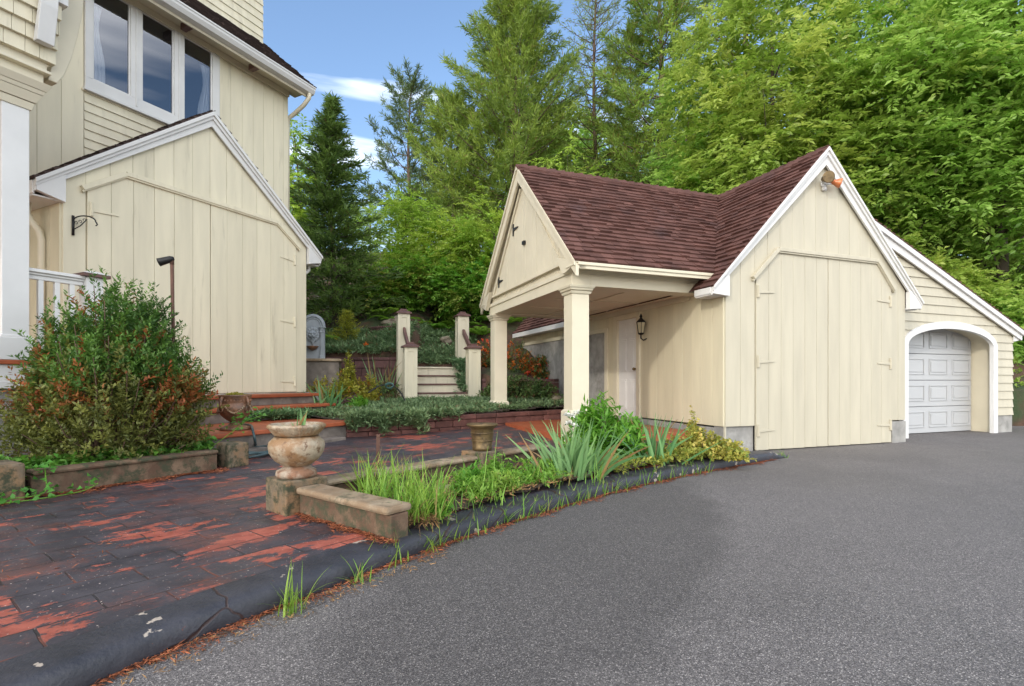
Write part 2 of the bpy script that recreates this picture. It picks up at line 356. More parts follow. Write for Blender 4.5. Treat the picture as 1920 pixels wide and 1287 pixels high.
# ---------------------------------------------------------------- foliage builders (numpy)
def unit(a): return a / (np.linalg.norm(a, axis=-1, keepdims=True) + 1e-9)
def mesh_np(name, V, Q, tint, mat, parent=None, smooth=False):
    V = np.asarray(V, np.float32); Q = np.asarray(Q, np.int32); n = len(Q)
    me = bpy.data.meshes.new(name); me.vertices.add(len(V)); me.vertices.foreach_set('co', V.ravel())
    me.loops.add(n*4); me.loops.foreach_set('vertex_index', Q.ravel())
    me.polygons.add(n); me.polygons.foreach_set('loop_start', np.arange(0, n*4, 4, dtype=np.int32))
    me.materials.append(mat)
    ca = me.color_attributes.new('tint', 'FLOAT_COLOR', 'POINT')
    T = np.ones((len(V), 4), np.float32); T[:, :3] = np.clip(tint, 0, 1); ca.data.foreach_set('color', T.ravel())
    if smooth: me.polygons.foreach_set('use_smooth', np.ones(n, bool))
    me.update(calc_edges=True)
    o = bpy.data.objects.new(name, me); C.objects.link(o)
    if parent: o.parent = parent
    return o
def leafV(P, D, Nn, L, W, fold=.25, mid=.45):
    D = unit(D); S = unit(np.cross(D, Nn)); U = np.cross(S, D)
    L = np.broadcast_to(np.asarray(L, float).reshape(-1, 1), (len(P), 1)); W = np.broadcast_to(np.asarray(W, float).reshape(-1, 1), (len(P), 1))
    a = P + D*L*mid + U*W*fold
    V = np.stack([P, a + S*W*.5, P + D*L - U*W*fold*.6, a - S*W*.5], 1).reshape(-1, 3)
    return V
def quads(n): return np.arange(n*4).reshape(-1, 4)
def tints(r, g, b=None):
    n = len(r); b = np.zeros(n) if b is None else b
    return np.repeat(np.stack([r, g, b], 1), 4, 0)
def leaf_obj(name, P, D, Nn, L, W, r, g, mat, parent=None, fold=.25, mid=.45):
    return mesh_np(name, leafV(P, D, Nn, L, W, fold, mid), quads(len(P)), tints(r, g), mat, parent)
UP = np.array([0, 0, 1.0])

def blade_obj(name, B, az, lean, H, W, curve, r, g, mat, parent=None, K=5, tipw=.08, inplane=0):
    """curved strips: B base (n,3), az direction, lean start angle from vertical, curve added bend"""
    n = len(B); V = []; pos = B.copy(); s = np.linspace(0, 1, K+1)
    side = np.stack([-np.sin(az), np.cos(az), np.zeros(n)], 1)
    for i in range(K+1):
        a = lean + curve*s[i]
        if i: pos = pos + np.stack([np.sin(a)*np.cos(az), np.sin(a)*np.sin(az), np.cos(a)], 1)*(H/K)[:, None]
        ww = W*(1-(1-tipw)*s[i]**2.2)*(.7+.3*min(1, s[i]*4))
        sd = side if not inplane else unit(side*(1-inplane)+inplane*np.stack([np.cos(a)*np.cos(az), np.cos(a)*np.sin(az), -np.sin(a)], 1))
        V.append(pos - sd*(ww/2)[:, None]); V.append(pos + sd*(ww/2)[:, None])
    V = np.stack(V, 1)                       # n, 2(K+1), 3
    base = np.arange(n)[:, None, None]*(2*(K+1))
    q = np.array([[2*i, 2*i+1, 2*i+3, 2*i+2] for i in range(K)])[None]
    Q = (base+q).reshape(-1, 4)
    T = np.repeat(np.stack([r, g, np.zeros(n)], 1), 2*(K+1), 0)
    return mesh_np(name, V.reshape(-1, 3), Q, T, mat, parent, True)

def decid(name, label, base, H, RR, seed, mat, zb=.2, nclump=190, ntw=7, nl=14, L=.15, W=.055, tw=.8, group=None, trunk=.14, flat=.45, ry=None, barkm=None, alt=.0, nlimb=30, cat='tree'):
    rng = np.random.default_rng(seed); root = thing(name, label, cat, base, 0, group)
    ry = ry or RR
    d = unit(rng.normal(size=(nclump, 3))); lob = unit(rng.normal(size=(9, 3)))
    k = .72 + .38*np.max(d @ lob.T, 1)**6
    rad = (rng.random(nclump)**.42)*k
    cc = d*rad[:, None]*np.array([RR, ry, H*(1-zb)/2]) + np.array([0, 0, H*(1+zb)/2])
    out = unit(cc*np.array([1, 1, 0.0]) + rng.normal(size=cc.shape)*.15 + np.array([0, 0, .12])*rad[:, None])
    rep = lambda a, m: np.repeat(a, m, 0)
    c2 = rep(cc, ntw); m = len(c2)
    td = unit(rep(out, ntw)*.65 + rng.normal(size=(m, 3))*np.array([.7, .7, .5]))
    tb = c2 + rng.normal(size=(m, 3))*np.array([.32, .32, .22])*tw*.8
    tl = tw*(.55+.7*rng.random(m))
    t = np.tile(np.linspace(.12, 1, nl), m) + rng.normal(size=m*nl)*.03
    TD = rep(td, nl); P = rep(tb, nl) + TD*(t*rep(tl, nl))[:, None] - UP*(.22*t**2*rep(tl, nl))[:, None]
    S = unit(np.cross(TD, UP)); sg = np.tile([1, -1], (m*nl+1)//2)[:m*nl]
    D = unit(TD*.75 + S*(sg*.85)[:, None] - UP*flat*.7*rng.random((m*nl, 1)) + rng.normal(size=P.shape)*.22)
    Nn = unit(UP + rng.normal(size=P.shape)*.45)
    ll = L*(.7+.6*rng.random(m*nl))
    r = np.clip(rep(rep(rng.random(nclump)*.7, ntw), nl) + rng.normal(size=m*nl)*.18 + .15, 0, 1)
    g = np.clip(rep(rep(rng.random(nclump)**3*.9, ntw), nl)+(rng.random(m*nl) < alt)*rng.random(m*nl), 0, 1)
    leaf_obj('crown', P, D, Nn, ll, ll*W/L, r, g, mat, root)
    mb = MB(); bx = rng.normal()*.03*H; tz = H*.86
    tp = lambda z: Vector((bx*math.sin(z/H*3), .02*H*math.sin(z/H*4+1), z))
    zs = np.linspace(-.3, tz, 10); mb.tube([tp(z) for z in zs], [trunk*(1.15-z/tz*.95) for z in zs], 8)
    order = rng.permutation(nclump)[:nlimb]
    for i in order:
        e = Vector(cc[i]); z0 = max(.12*H, e.z - .75*math.hypot(e.x, e.y) - .1*H); s0 = tp(min(z0, tz*.95)); r0 = trunk*.38*(1-z0/H*.6)
        mid = s0.lerp(e, .5) + Vector((rng.normal()*.12, rng.normal()*.12, -.05*RR))
        mb.tube([s0, s0.lerp(mid, .5)+Vector((0,0,-.03)), mid, mid.lerp(e, .5)+Vector((rng.normal()*.06, 0, .05)), e], [r0, r0*.75, r0*.5, r0*.33, r0*.12], 5)
    mb.build('trunk', barkm or bark, root, True)
    return root

def conifer(name, label, base, H, prof, seed, mat, t0=.1, step=.6, nb=5, el=(-.05, .3), s0=.3, twigs=9, tuftN=14, nL=.16, nW=.02, spread=.65, upt=.5, latf=.35, tr=.16, group=None, cat='tree', barkm=None, bare=0, alt=.02, lean=0, drop=0.0):
    rng = np.random.default_rng(seed); root = thing(name, label, cat, base, 0, group)
    mb = MB(); zs = np.linspace(-.4, H, 12); ph = rng.random()*6
    tp = lambda z: Vector((lean*z + .012*H*math.sin(z/H*5+ph), .01*H*math.cos(z/H*4+ph), z))
    mb.tube([tp(z) for z in zs], [max(.012, tr*(1-.93*max(z, 0)/H)) for z in zs], 8)
    P = []; D = []; TI = []; z = t0*H
    while z < H*.985:
        t = (z/H-t0)/(1-t0); ln = prof(t); az0 = rng.random()*6.28
        for b in range(nb):
            az = az0 + b*6.283/nb + rng.normal()*.25; l = ln*(.65+.5*rng.random())
            if l < .08: continue
            h = Vector((math.cos(az), math.sin(az), 0)); e0 = el[0]+(el[1]-el[0])*t + rng.normal()*.07; o = tp(z+rng.normal()*step*.2)
            cv = .25 if upt > .3 else .12
            q = lambda s: o + h*(s*l) + Vector((0, 0, l*(e0*s + cv*s*s - drop*s)))
            mb.tube([q(s) for s in (0, .35, .7, 1)], [max(.008, tr*.22*(1-t*.6))*k for k in (1, .75, .45, .15)], 4, cap=False)
            if t < bare and rng.random() < .75: 
                if rng.random() < .5: mb.tube([q(.5), q(.7)+Vector((rng.normal()*.3*l, rng.normal()*.3*l, .1*l))], [.012, .005], 4, cap=False)
                continue
            k = max(3, int(twigs*(l/ max(prof(.15), .1))**.8))
            col = rng.random()*.55+.1
            lat = Vector((-h.y, h.x, 0))
            for i in range(k):
                s = s0+(1-s0)*(i+rng.random())/k; sd = (1 if i % 2 else -1)
                off = sd*rng.random()**.7*latf*l*(1.12-s)
                p = q(s)+lat*off+Vector((0, 0, abs(off)*.1*rng.random()+rng.normal()*.04*l))
                P.append(p); D.append(h*.75+lat*(sd*.55*(abs(off)/(latf*l+.01)))+Vector((0, 0, upt*(.5+rng.random())-.1)))
                TI.append(col+rng.normal()*.12)
            P.append(q(1.0)); D.append(h*.6+Vector((0,0,upt))); TI.append(col+.15)
        z += step*(.8+.4*rng.random())*(1-.45*t)
    P.append(tp(H*.99)); D.append(Vector((0, 0, 1))); TI.append(.6)
    P = np.array(P, float); D = unit(np.array(D, float)); n = len(P); TI = np.array(TI)
    PP = np.repeat(P, tuftN, 0); DD = np.repeat(D, tuftN, 0); k = n*tuftN
    back = rng.random((k, 1))*nL*1.6
    ND = unit(DD + rng.normal(size=(k, 3))*spread); PP = PP - DD*back + rng.normal(size=(k, 3))*nL*.12
    leaf_obj('crown', PP, ND, rng.normal(size=(k, 3)), nL*(.7+.6*rng.random(k)), nW, np.clip(np.repeat(TI, tuftN)+rng.normal(size=k)*.12, 0, 1), (rng.random(k) < alt)*.8, mat, root, .1)
    mb.build('trunk', barkm or bark, root, True)
    return root

def bush(name, label, cat, loc, r, seed, mat, ntw=300, nl=10, L=.05, W=.025, tw=.22, group=None, alt=0.0, zmin=0.0, stems=14, shell=.45, upb=.5, rz=0, lumps=7, spread=.5, altclump=True, child='foliage', parent=None, rlo=.1, rhi=.9):
    rng = np.random.default_rng(seed); root = parent or thing(name, label, cat, loc, rz, group)
    rx, ry, rzz = r
    d = unit(rng.normal(size=(ntw, 3))); d[:, 2] = np.abs(d[:, 2])*1.0
    lob = unit(rng.normal(size=(lumps, 3))*np.array([1, 1, .8])); k = .75 + .35*np.max(d @ lob.T, 1)**5
    rad = rng.random(ntw)**shell*k
    e = d*rad[:, None]*np.array([rx, ry, rzz]); e[:, 2] = np.maximum(e[:, 2], 0)+zmin
    td = unit(d*np.array([1, 1, .6]) + UP*upb + rng.normal(size=d.shape)*.4)
    m = ntw*nl; t = np.tile(np.linspace(0, 1, nl), ntw); TD = np.repeat(td, nl, 0)
    P = np.repeat(e, nl, 0) + TD*((t-.8)*tw)[:, None]
    a = rng.normal(size=(m, 3)); a = unit(a - TD*np.sum(a*TD, 1)[:, None])
    D = unit(TD*.55 + a*(spread+.5) + UP*.1); Nn = unit(TD*.7 + UP*.6 + rng.normal(size=P.shape)*.35)
    ll = L*(.65+.6*rng.random(m))
    rr = np.clip(np.repeat(rlo+(rhi-rlo)*rng.random(ntw), nl) + rng.normal(size=m)*.12, 0, 1)
    g = np.repeat((rng.random(ntw) < alt)*(.5+.5*rng.random(ntw)), nl) if altclump else (rng.random(m) < alt)*(.4+.6*rng.random(m))
    P[:, 2] = np.maximum(P[:, 2], .004)
    leaf_obj(child, P, D, Nn, ll, ll*W/L, rr, g, mat, root)
    if stems:
        mb = MB()
        for i in rng.permutation(ntw)[:stems]:
            q = Vector(e[i]); mb.tube([(q.x*.08, q.y*.08, -.02), (q.x*.5, q.y*.5, q.z*.42), q], [.012, .008, .003], 5, cap=False)
        mb.build('stem', bark, root, True)
    return root

# ---------------------------------------------------------------- frames
TH = R(20.44); BO = Vector((2.9248, 7.1133, 0)); ba, bb = Vector((math.cos(TH), math.sin(TH), 0)), Vector((-math.sin(TH), math.cos(TH), 0))
PH = R(63.32); HO = Vector((-3.775, 9.44, 0)); ha, hb = Vector((math.cos(PH), math.sin(PH), 0)), Vector((-math.sin(PH), math.cos(PH), 0))
def Bw(a, b, z=0): return BO + ba*a + bb*b + Vector((0, 0, z))
def Hw(x, y, z=0): return HO + ha*x + hb*y + Vector((0, 0, z))
rnd = random.Random(7)

def inpoly(x, y, poly):
    c = False; n = len(poly)
    for i in range(n):
        x1, y1 = poly[i][0], poly[i][1]; x2, y2 = poly[i-1][0], poly[i-1][1]
        if (y1 > y) != (y2 > y) and x < (x2-x1)*(y-y1)/(y2-y1)+x1: c = not c
    return c
def clip(poly, reg):
    """convex clip of polygon by convex region (both lists of (u,v))"""
    ar = sum(reg[i-1][0]*reg[i][1]-reg[i][0]*reg[i-1][1] for i in range(len(reg)))
    if ar < 0: reg = reg[::-1]
    out = poly
    for i in range(len(reg)):
        a, b = reg[i-1], reg[i]; new = []
        side = lambda p: (b[0]-a[0])*(p[1]-a[1])-(b[1]-a[1])*(p[0]-a[0])
        for j in range(len(out)):
            p, q = out[j-1], out[j]; sp, sq = side(p), side(q)
            if (sp >= 0) != (sq >= 0):
                k = sp/(sp-sq); new.append((p[0]+(q[0]-p[0])*k, p[1]+(q[1]-p[1])*k))
            if sq >= 0: new.append(q)
        out = new
        if len(out) < 3: return []
    return out

# ---------------------------------------------------------------- ground, hill
mb = MB(); mb.add([(-400,-400,-.35),(400,-400,-.35),(400,600,-.35),(-400,600,-.35)], [(0,1,2,3)])
tag(mb.build('ground', floorm), kind='structure')
mb = MB(); mb.add([(-9,-30,0),(40,-30,0),(40,11.4,0),(12.3,11.4,0),(10,16.4,0),(-9,16.4,0)], [(0,1,2,3,4,5)])
tag(mb.build('driveway', asph), kind='structure')

hx = [-60,-5,-2.75,-2.45,-.95,-.8,.5,1.15,2.2,8.0,10.9,60]
hy = [12.95,12.95,12.95,13.15,13.15,12.2,11.9,11.5,16.4,16.4,11.4,11.4]
hz = [1.66,1.66,1.66,1.36,1.36,1.1,.9,.5,-.2,-.2,.75,.75]
def hill(x, y):
    d = y - np.interp(x, hx, hy)
    z = np.interp(x, hx, hz) + .42*np.clip(d, 0, 14) + .25*np.clip(d-14, 0, 40)
    z = z + .10*np.sin(x*1.7+y*.9)*np.clip(d, 0, 1) + .07*np.sin(x*3.1-y*2.3)*np.clip(d, 0, 1)
    return np.where(d < -.02, -.3, z)
gx = np.concatenate([np.arange(-60, -6, 2), np.arange(-6, 3, .15), np.arange(3, 16, .4), np.arange(16, 61, 3)])
gy = np.concatenate([np.arange(10.8, 17, .15), np.arange(17, 90, 1.5)])
XX, YY = np.meshgrid(gx, gy); ZZ = hill(XX, YY)
V = np.stack([XX.ravel(), YY.ravel(), ZZ.ravel()], 1); nx = len(gx)
Q = np.array([(j*nx+i, j*nx+i+1, (j+1)*nx+i+1, (j+1)*nx+i) for j in range(len(gy)-1) for i in range(nx-1)])
tag(mesh_np('hillside', V, Q, np.zeros((len(V), 3)), floorm, None, True), kind='structure')

kin = [at(-700,1480,.127), at(-300,1340,.127), at(0,1231,.127), at(150,1179,.127), at(254,1148,.127), at(394,1096,.127), at(551,1047,.127), at(640,1020,.127), at(720,993,.127), at(859,955,.127), at(1017,917,.127), at(1200,880,.127), at(1330,856,.127), at(1432,840,.127)]
kout = [at(-500,1560), at(-100,1400), at(187,1287), at(234,1259), at(307,1226), at(441,1173), at(501,1151), at(635,1099), at(688,1077), at(772,1045), at(892,1001), at(1017,963), at(1100,938), at(1200,912), at(1300,890), at(1400,872), at(1478,858)]
def resample(pts, n):
    L = [0]
    for i in range(1, len(pts)): L.append(L[-1]+(pts[i]-pts[i-1]).length)
    P = np.array([list(p) for p in pts]); t = np.linspace(0, L[-1], n)
    return [Vector((np.interp(a, L, P[:,0]), np.interp(a, L, P[:,1]), 0)) for a in t]
def smooth(p, k=3):
    for _ in range(k): p = [p[0]]+[(p[i-1]+p[i]*2+p[i+1])/4 for i in range(1, len(p)-1)]+[p[-1]]
    return p
NK = 220; KO = smooth(resample(kout, NK), 12); KI0 = smooth(resample(kin, NK), 12)
KI = [min(.40, max(.17, min((k-p).length for k in KI0))) for p in KO]
for _ in range(20): KI = [KI[0]]+[(KI[i-1]+KI[i]*2+KI[i+1])/4 for i in range(1, NK-1)]+[KI[-1]]
mb = MB(); prof = [(.05,-.02),(.01,.01),(.0,.034),(.008,.055),(.035,.075),(.08,.089),(.15,.097),(.27,.102),(.48,.105),(.76,.107),(1.0,.1085),(1.02,.1085),(1.04,.05)]
vs = []; KIN = []
for i, p in enumerate(KO):
    d = (KO[min(i+1, NK-1)]-KO[max(i-1, 0)]).normalized(); nrm = Vector((-d.y, d.x, 0)); wd = KI[i]
    end = max(.35, min(1, (NK-1-i)/10)); KIN.append(p+nrm*wd)
    for j, (o, z) in enumerate(prof):
        off = o*wd
        vs.append(p + nrm*off + Vector((0, 0, z*end + .003*math.sin(i*.5+j*.4)*math.sin(i*.23)*(j > 1))))
k = len(prof)
mb.add(vs, [(i*k+j, (i+1)*k+j, (i+1)*k+j+1, i*k+j+1) for i in range(NK-1) for j in range(k-1)])
tag(mb.build('kerb', kerbm, None, True), kind='structure')

patio_poly = [p.copy() for p in KIN[::4] if p.x < 2.5] + [Bw(-.1,.1), Bw(0,3.2), Vector((1.2,10.35,0)), Vector((-1.1,8.55,0)), Vector((-2.2,7.85,0)), Hw(-1,-1.7), Hw(-3.4,-1.7), Hw(-5,-2.2), Hw(-9,-2.2)]
PY0 = 5.1
def pz(y): return .105 + .024*max(0, y-PY0)
pf = clip([(p.x, p.y) for p in patio_poly], [(-50,-50),(50,-50),(50,PY0),(-50,PY0)]); pbk = clip([(p.x, p.y) for p in patio_poly], [(-50,PY0),(50,PY0),(50,50),(-50,50)])
mb = MB()
for pl_p in (pf, pbk): mb.add([(x, y, pz(y)) for x, y in pl_p], [tuple(range(len(pl_p)))])
tag(mb.build('patio', pav), kind='structure')

def patch(name, poly, zf, step, mat):
    xs = [p[0] for p in poly]; ys = [p[1] for p in poly]; mb = MB(); idx = {}
    nxp = int((max(xs)-min(xs))/step)+2; nyp = int((max(ys)-min(ys))/step)+2
    def vid(i, j):
        if (i, j) not in idx:
            x, y = min(xs)+i*step, min(ys)+j*step; idx[(i, j)] = len(mb.v)
            mb.v.append((x, y, zf(x, y))); mb.c.append(.5)
        return idx[(i, j)]
    for i in range(nxp):
        for j in range(nyp):
            if inpoly(min(xs)+(i+.5)*step, min(ys)+(j+.5)*step, poly):
                mb.f.append([vid(i,j), vid(i+1,j), vid(i+1,j+1), vid(i,j+1)]); mb.m.append(0)
    return tag(mb.build(name, mat, None, True), kind='structure')

# planter frame
PU = Vector((-1.50, 3.60, 0)); P2 = Vector((-.29, 5.02, 0)); pu = (P2-PU).normalized(); pw = Vector((pu.y, -pu.x, 0))
A0 = PU + pw*.16; A1 = Vector((-.694, 2.861, 0)) + pu*.09; P3 = P2 + pu*1.0
kin_bed = [p for p in KIN if p.y > A1.y+.05 and p.x > A1.x and p.x < 2.75]
bed_poly = [tuple(A1[:2])] + [tuple(p[:2]) for p in kin_bed[::3]] + [tuple(Bw(.05,-.12)[:2]), tuple(Bw(-.02,0)[:2]), tuple(Bw(-.02,1.5)[:2]), tuple(Bw(-1.6,.75)[:2]), tuple(P3[:2]), tuple(PU[:2])]
patch('planting_bed', bed_poly, lambda x, y: .150+.018*math.sin(x*9+y*4)+.012*math.sin(x*17-y*13), .06, soilm)
left_poly = [tuple(v[:2]) for v in (Vector((-3.9,3.6,0)), Vector((-3.68,4.0,0)), Vector((-2.95,5.2,0)), Hw(-3.2,-2.3), Hw(-3.35,-.95), Hw(-7,-.95), Vector((-6.5,3,0)))]
patch('planting_bed', left_poly, lambda x, y: .23+.02*math.sin(x*9+y*4)+.015*math.sin(x*17-y*13), .08, soilm)
raised_poly = [(-2.33,7.65),(-1.12,8.38),(1.04,10.15),(1.62,10.72),(1.3,11.6),(.6,12.1),(-.8,12.4),(-.8,13.2),(-2.6,13.2),(-2.6,13.1),(-6.4,13.1)] + [tuple(Hw(0,.9)[:2]), tuple(Hw(.05,-.4)[:2]), tuple(Hw(-.9,-.75)[:2])]
zr = lambda x, y: .43+.03*(y-8.2)+.015*math.sin(x*6+y*5)
patch('raised_bed', raised_poly, zr, .12, soilm)

# ---------------------------------------------------------------- shingles and boards
def shingles(mb, reg, O, U, Vv, e=.118, seed=1, tabw=(.11,.21), th=.026):
    rr = random.Random(seed); U, Vv = Vector(U).normalized(), Vector(Vv).normalized(); Nn = U.cross(Vv)
    if Nn.z < 0: Nn = -Nn
    us = [p[0] for p in reg]; vv = [p[1] for p in reg]; v = min(vv)
    while v < max(vv):
        u = min(us)-rr.random()*.3
        wob = lambda: rr.uniform(-.004, .004)
        while u < max(us):
            wd = rr.uniform(*tabw); t = th*rr.uniform(.6, 1.5); c = rr.random()**1.2
            poly = clip([(u,v+wob()),(u+wd-.004,v+wob()),(u+wd-.004,v+e*1.08),(u,v+e*1.08)], reg)
            if len(poly) >= 3:
                def P3d(p, low=False):
                    k = (p[1]-v)/e; return Vector(O)+U*p[0]+Vv*p[1]+Nn*(.002 if low else .003+t*max(0,1-k)+.002)
                vs = [P3d(p) for p in poly]; lo = [P3d(p, True) for p in poly]; n = len(poly)
                fs = [tuple(range(n))] + [(i, n+i, n+(i+1)%n, (i+1)%n) for i in range(n)]
                mb.add(vs+lo, fs, 0, c)
            u += wd
        v += e

def boards(mb, reg, x0, x1, wd, y, th=.02, gap=.004, seed=1, ax='y', back=True, sgn=1):
    """vertical boards on the plane ax=y facing -sgn; reg: convex polygon in (u,z)"""
    rr = random.Random(seed); u = x0
    while u < x1:
        poly = clip([(u+gap/2,-5),(u+wd-gap/2,-5),(u+wd-gap/2,20),(u+gap/2,20)], reg)
        if len(poly) >= 3: 
            o = rr.uniform(0, .004)
            a, b = sorted((y - sgn*(th+o), y))
            mb.prism(poly, a, b, ax, 0, rr.random())
        u += wd
    if back:
        a, b = sorted((y - sgn*.006, y + sgn*.05)); mb.prism(reg, a, b, ax, 0, .05)

def hinge(mb, x, z, s, y, size=.3, mi=0):
    """painted T hinge on plane y facing -y; strap runs towards s"""
    mb.box((x-.022, y-.012, z-.09), (x+.022, y, z+.09), mi)
    mb.hexa([(x+s*.022,y-.010,z-.026),(x+s*size,y-.010,z-.007),(x+s*size,y-.010,z+.007),(x+s*.022,y-.010,z+.026)],
            [(x+s*.022,y-.001,z-.026),(x+s*size,y-.001,z-.007),(x+s*size,y-.001,z+.007),(x+s*.022,y-.001,z+.026)], mi)
    mb.tube([(x, y-.014, z-.085), (x, y-.014, z+.085)], .012, 8, mi)

# ================================================================ CARRIAGE BARN
barn = thing('carriage_barn', 'cream carriage barn with a maroon shingle roof, small porch and lean-to garage', 'barn', BO, TH)
W_ = 3.675; AM = W_/2; ZA = 4.458; SL = (ZA-2.2625)/(AM+.282); TLB = .282; LB = 7.45
zr_b = lambda a: ZA - SL*abs(a-AM)
s0, s1 = .52, 3.335
wz = zr_b(0)-.10
mb = MB()
# front wall boards, pieces beside, and above the door
top = [(0,wz),(AM,ZA-.12),(W_,wz)]
hd = lambda a: min(2.857, 2.47+(a-s0)*.387/.40, 2.47+(s1-a)*.387/.355)
boards(mb, [(0,.36),(s0,.36),(s0,wz+s0*SL),(0,wz)], 0, s0, .26, 0, seed=3)
boards(mb, [(s1,.36),(W_,.36),(W_,wz),(s1,wz+(W_-s1)*SL)], s1, W_, .17, 0, seed=4)
for (u0, u1) in [(s0+i*.2346, s0+(i+1)*.2346) for i in range(12)]:
    um = (u0+u1)/2; zl = min(hd(u0), hd(u1))
    poly = [(u0+.0018,hd(u0)),(u1-.0018,hd(u1)),(u1-.0018,wz+min(u1, W_-u1)*SL),(um,max(wz+min(um, W_-um)*SL, 0)),(u0+.0018,wz+min(u0, W_-u0)*SL)]
    mb.prism(poly, -.02-rnd.random()*.004, 0, 'y', 0, rnd.random())
mb.prism([(.01,.37),(W_-.01,.37),(W_-.01,wz-.01),(AM,ZA-.14),(.01,wz-.01)], .002, .06, 'y', 0, .05)
mb.box((0,-.004,-.05),(.03,.05,.36)); mb.box((W_-.03,.06,.3),(W_,LB,wz))
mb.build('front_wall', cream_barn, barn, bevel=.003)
# door leaves
for (u0, u1) in ((s0+.012, 1.925), (1.935, s1-.012)):
    mb = MB(); n = 6; wd = (u1-u0)/n
    for i in range(n):
        a0, a1 = u0+i*wd+.002, u0+(i+1)*wd-.002; mid = []
        for bx_ in (.92, 2.98):
            if a0 < bx_ < a1: mid.append((bx_, hd(bx_)-.02))
        mb.prism([(a0,.012+.006*rnd.random()),(a1,.012),(a1,hd(a1)-.02)]+mid[::-1]+[(a0,hd(a0)-.02)], -.034-.004*rnd.random(), -.006, 'y', 0, rnd.random())
    mb.prism([(u0,.03),(u1,.03),(u1,min(hd(u1),2.8)-.04),(u0,min(hd(u0),2.8)-.04)], -.012, -.004, 'y', 0, .05)
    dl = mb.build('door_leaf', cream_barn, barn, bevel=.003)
    hb_ = MB(); sx = 1 if u0 < 1 else -1; hx_ = u0+.03 if u0 < 1 else u1-.03
    for hz_ in (2.252, 1.266, .291):
        hb_ = MB(); hinge(hb_, hx_, hz_, sx, -.040, .30); hb_.build('hinge', cream_barn, dl, bevel=.002)
# header moulding
mb = MB()
pts = [(s0-.06,2.43),(.92,2.875),(2.98,2.875),(s1+.04,2.44)]
for i in range(3):
    (x0,z0),(x1,z1) = pts[i], pts[i+1]
    mb.bar((x0,-.05,z0),(x1,-.05,z1), .06, .055, 0, .5, (0,0,1)); mb.bar((x0,-.045,z0-.038),(x1,-.045,z1-.038), .04, .025, 0, .4, (0,0,1))
mb.build('door_header', cream_barn, barn, bevel=.004)
# foundation
mb = MB(); mb.box((-.005,.015,-.3),(s0+.01,.2,.355)); mb.build('foundation', conc, barn, bevel=.006)
mb = MB(); mb.box((s1+.02,-.03,-.3),(W_+.005,.3,.34)); mb.build('foundation', conc, barn, bevel=.006)
mb = MB(); mb.box((-.012,.2,-.3),(.1,2.7,.335)); 
mb.build('foundation', conc, barn, bevel=.006)
# side wall (a = 0, faces -a)
mb = MB(); ZS = 2.32
dj0, dj1 = 2.04, 2.66
for (b0, b1, z0, sd_) in ((.0,dj0-.09,.36,5),(dj1+.12,3.12,.30,6)):
    boards(mb, [(b0,z0),(b1,z0),(b1,ZS),(b0,ZS)], b0, b1, .213, 0, seed=sd_, ax='x', sgn=1)
boards(mb, [(dj0-.09,2.19),(dj1+.12,2.19),(dj1+.12,ZS),(dj0-.09,ZS)], dj0-.09, dj1+.12, .213, 0, seed=7, ax='x')
boards(mb, [(3.12,2.0),(LB,2.0),(LB,ZS),(3.12,ZS)], 3.12, LB, .213, 0, seed=8, ax='x')
mb.build('side_wall', cream_side, barn, bevel=.003)
mb = MB(); mb.box((-.045,3.12,1.93),(.0,LB,2.0)); mb.box((-.05,3.02,.1),(.0,3.12,2.0)); mb.build('wall_trim', cream2, barn, bevel=.004)
mb = MB(); mb.box((-.02,3.125,-.3),(.14,LB,1.925)); mb.box((.14,LB-.2,-.3),(W_,LB,2.3)); mb.build('concrete_wall', conc, barn)
# side door
mb = MB(); mb.box((-.012,dj0,.34),(.05,dj1,2.10))
sdoor = mb.build('side_door', white, barn, bevel=.003)
mb = MB()
for (z0, z1) in ((.48,1.02),(1.16,1.74),(1.80,2.02)):
    for (b0, b1) in ((dj0+.09,dj0+.27),(dj0+.35,dj0+.53)):
        mb.box((-.020,b0,z0),(-.011,b1,z1)); mb.box((-.026,b0+.03,z0+.03),(-.019,b1-.03,z1-.03))
mb.build('raised_panel', white, sdoor, bevel=.006)
mb = MB(); mb.ball((-.06,dj0+.06,1.2), .028, 12); mb.tube([(-.012,dj0+.06,1.2),(-.05,dj0+.06,1.2)], .012); mb.build('knob', urn_brass, sdoor, True)
mb = MB(); mb.box((-.055,dj0-.09,.34),(-.0,dj0,2.19)); mb.box((-.055,dj1,.34),(-.0,dj1+.12,2.19)); mb.box((-.055,dj0,2.10),(-.0,dj1,2.19)); mb.box((-.02,dj1-.006,.34),(-.012,dj1,2.1),0,.0)
mb.build('door_frame', cream2, barn, bevel=.004)
# wall lantern
mb = MB(); lz = 1.93; lb = 1.78
mb.lathe([(0,0),(.055,0),(.055,.012),(.02,.02),(0,.02)], (0,0,0), 14)
mb.v = [(-z-.0, lb+y, lz-.22+x) for x, y, z in mb.v]
mb.tube([(-.01,lb,lz-.22),(-.08,lb,lz-.25),(-.13,lb,lz-.22),(-.13,lb,lz-.15)], .012, 8)
mb.lathe([(.0,-.17),(.03,-.16),(.055,-.14),(.05,-.13)], (-.13,lb,lz), 12); mb.lathe([(.082,.045),(.07,.07),(.03,.11),(.018,.13),(.026,.15),(.006,.19),(0,.2)], (-.13,lb,lz), 12)
for k in range(6):
    a_ = k*math.pi/3; mb.tube([(-.13+.05*math.cos(a_),lb+.05*math.sin(a_),lz-.135),(-.13+.08*math.cos(a_),lb+.08*math.sin(a_),lz+.05)], .005, 4)
lan = mb.build('wall_lantern', iron, barn, False)
mb = MB(); mb.lathe([(.046,-.13),(.074,.045)], (-.13,lb,lz), 6); mb.build('lamp_glass', lampglass, lan)

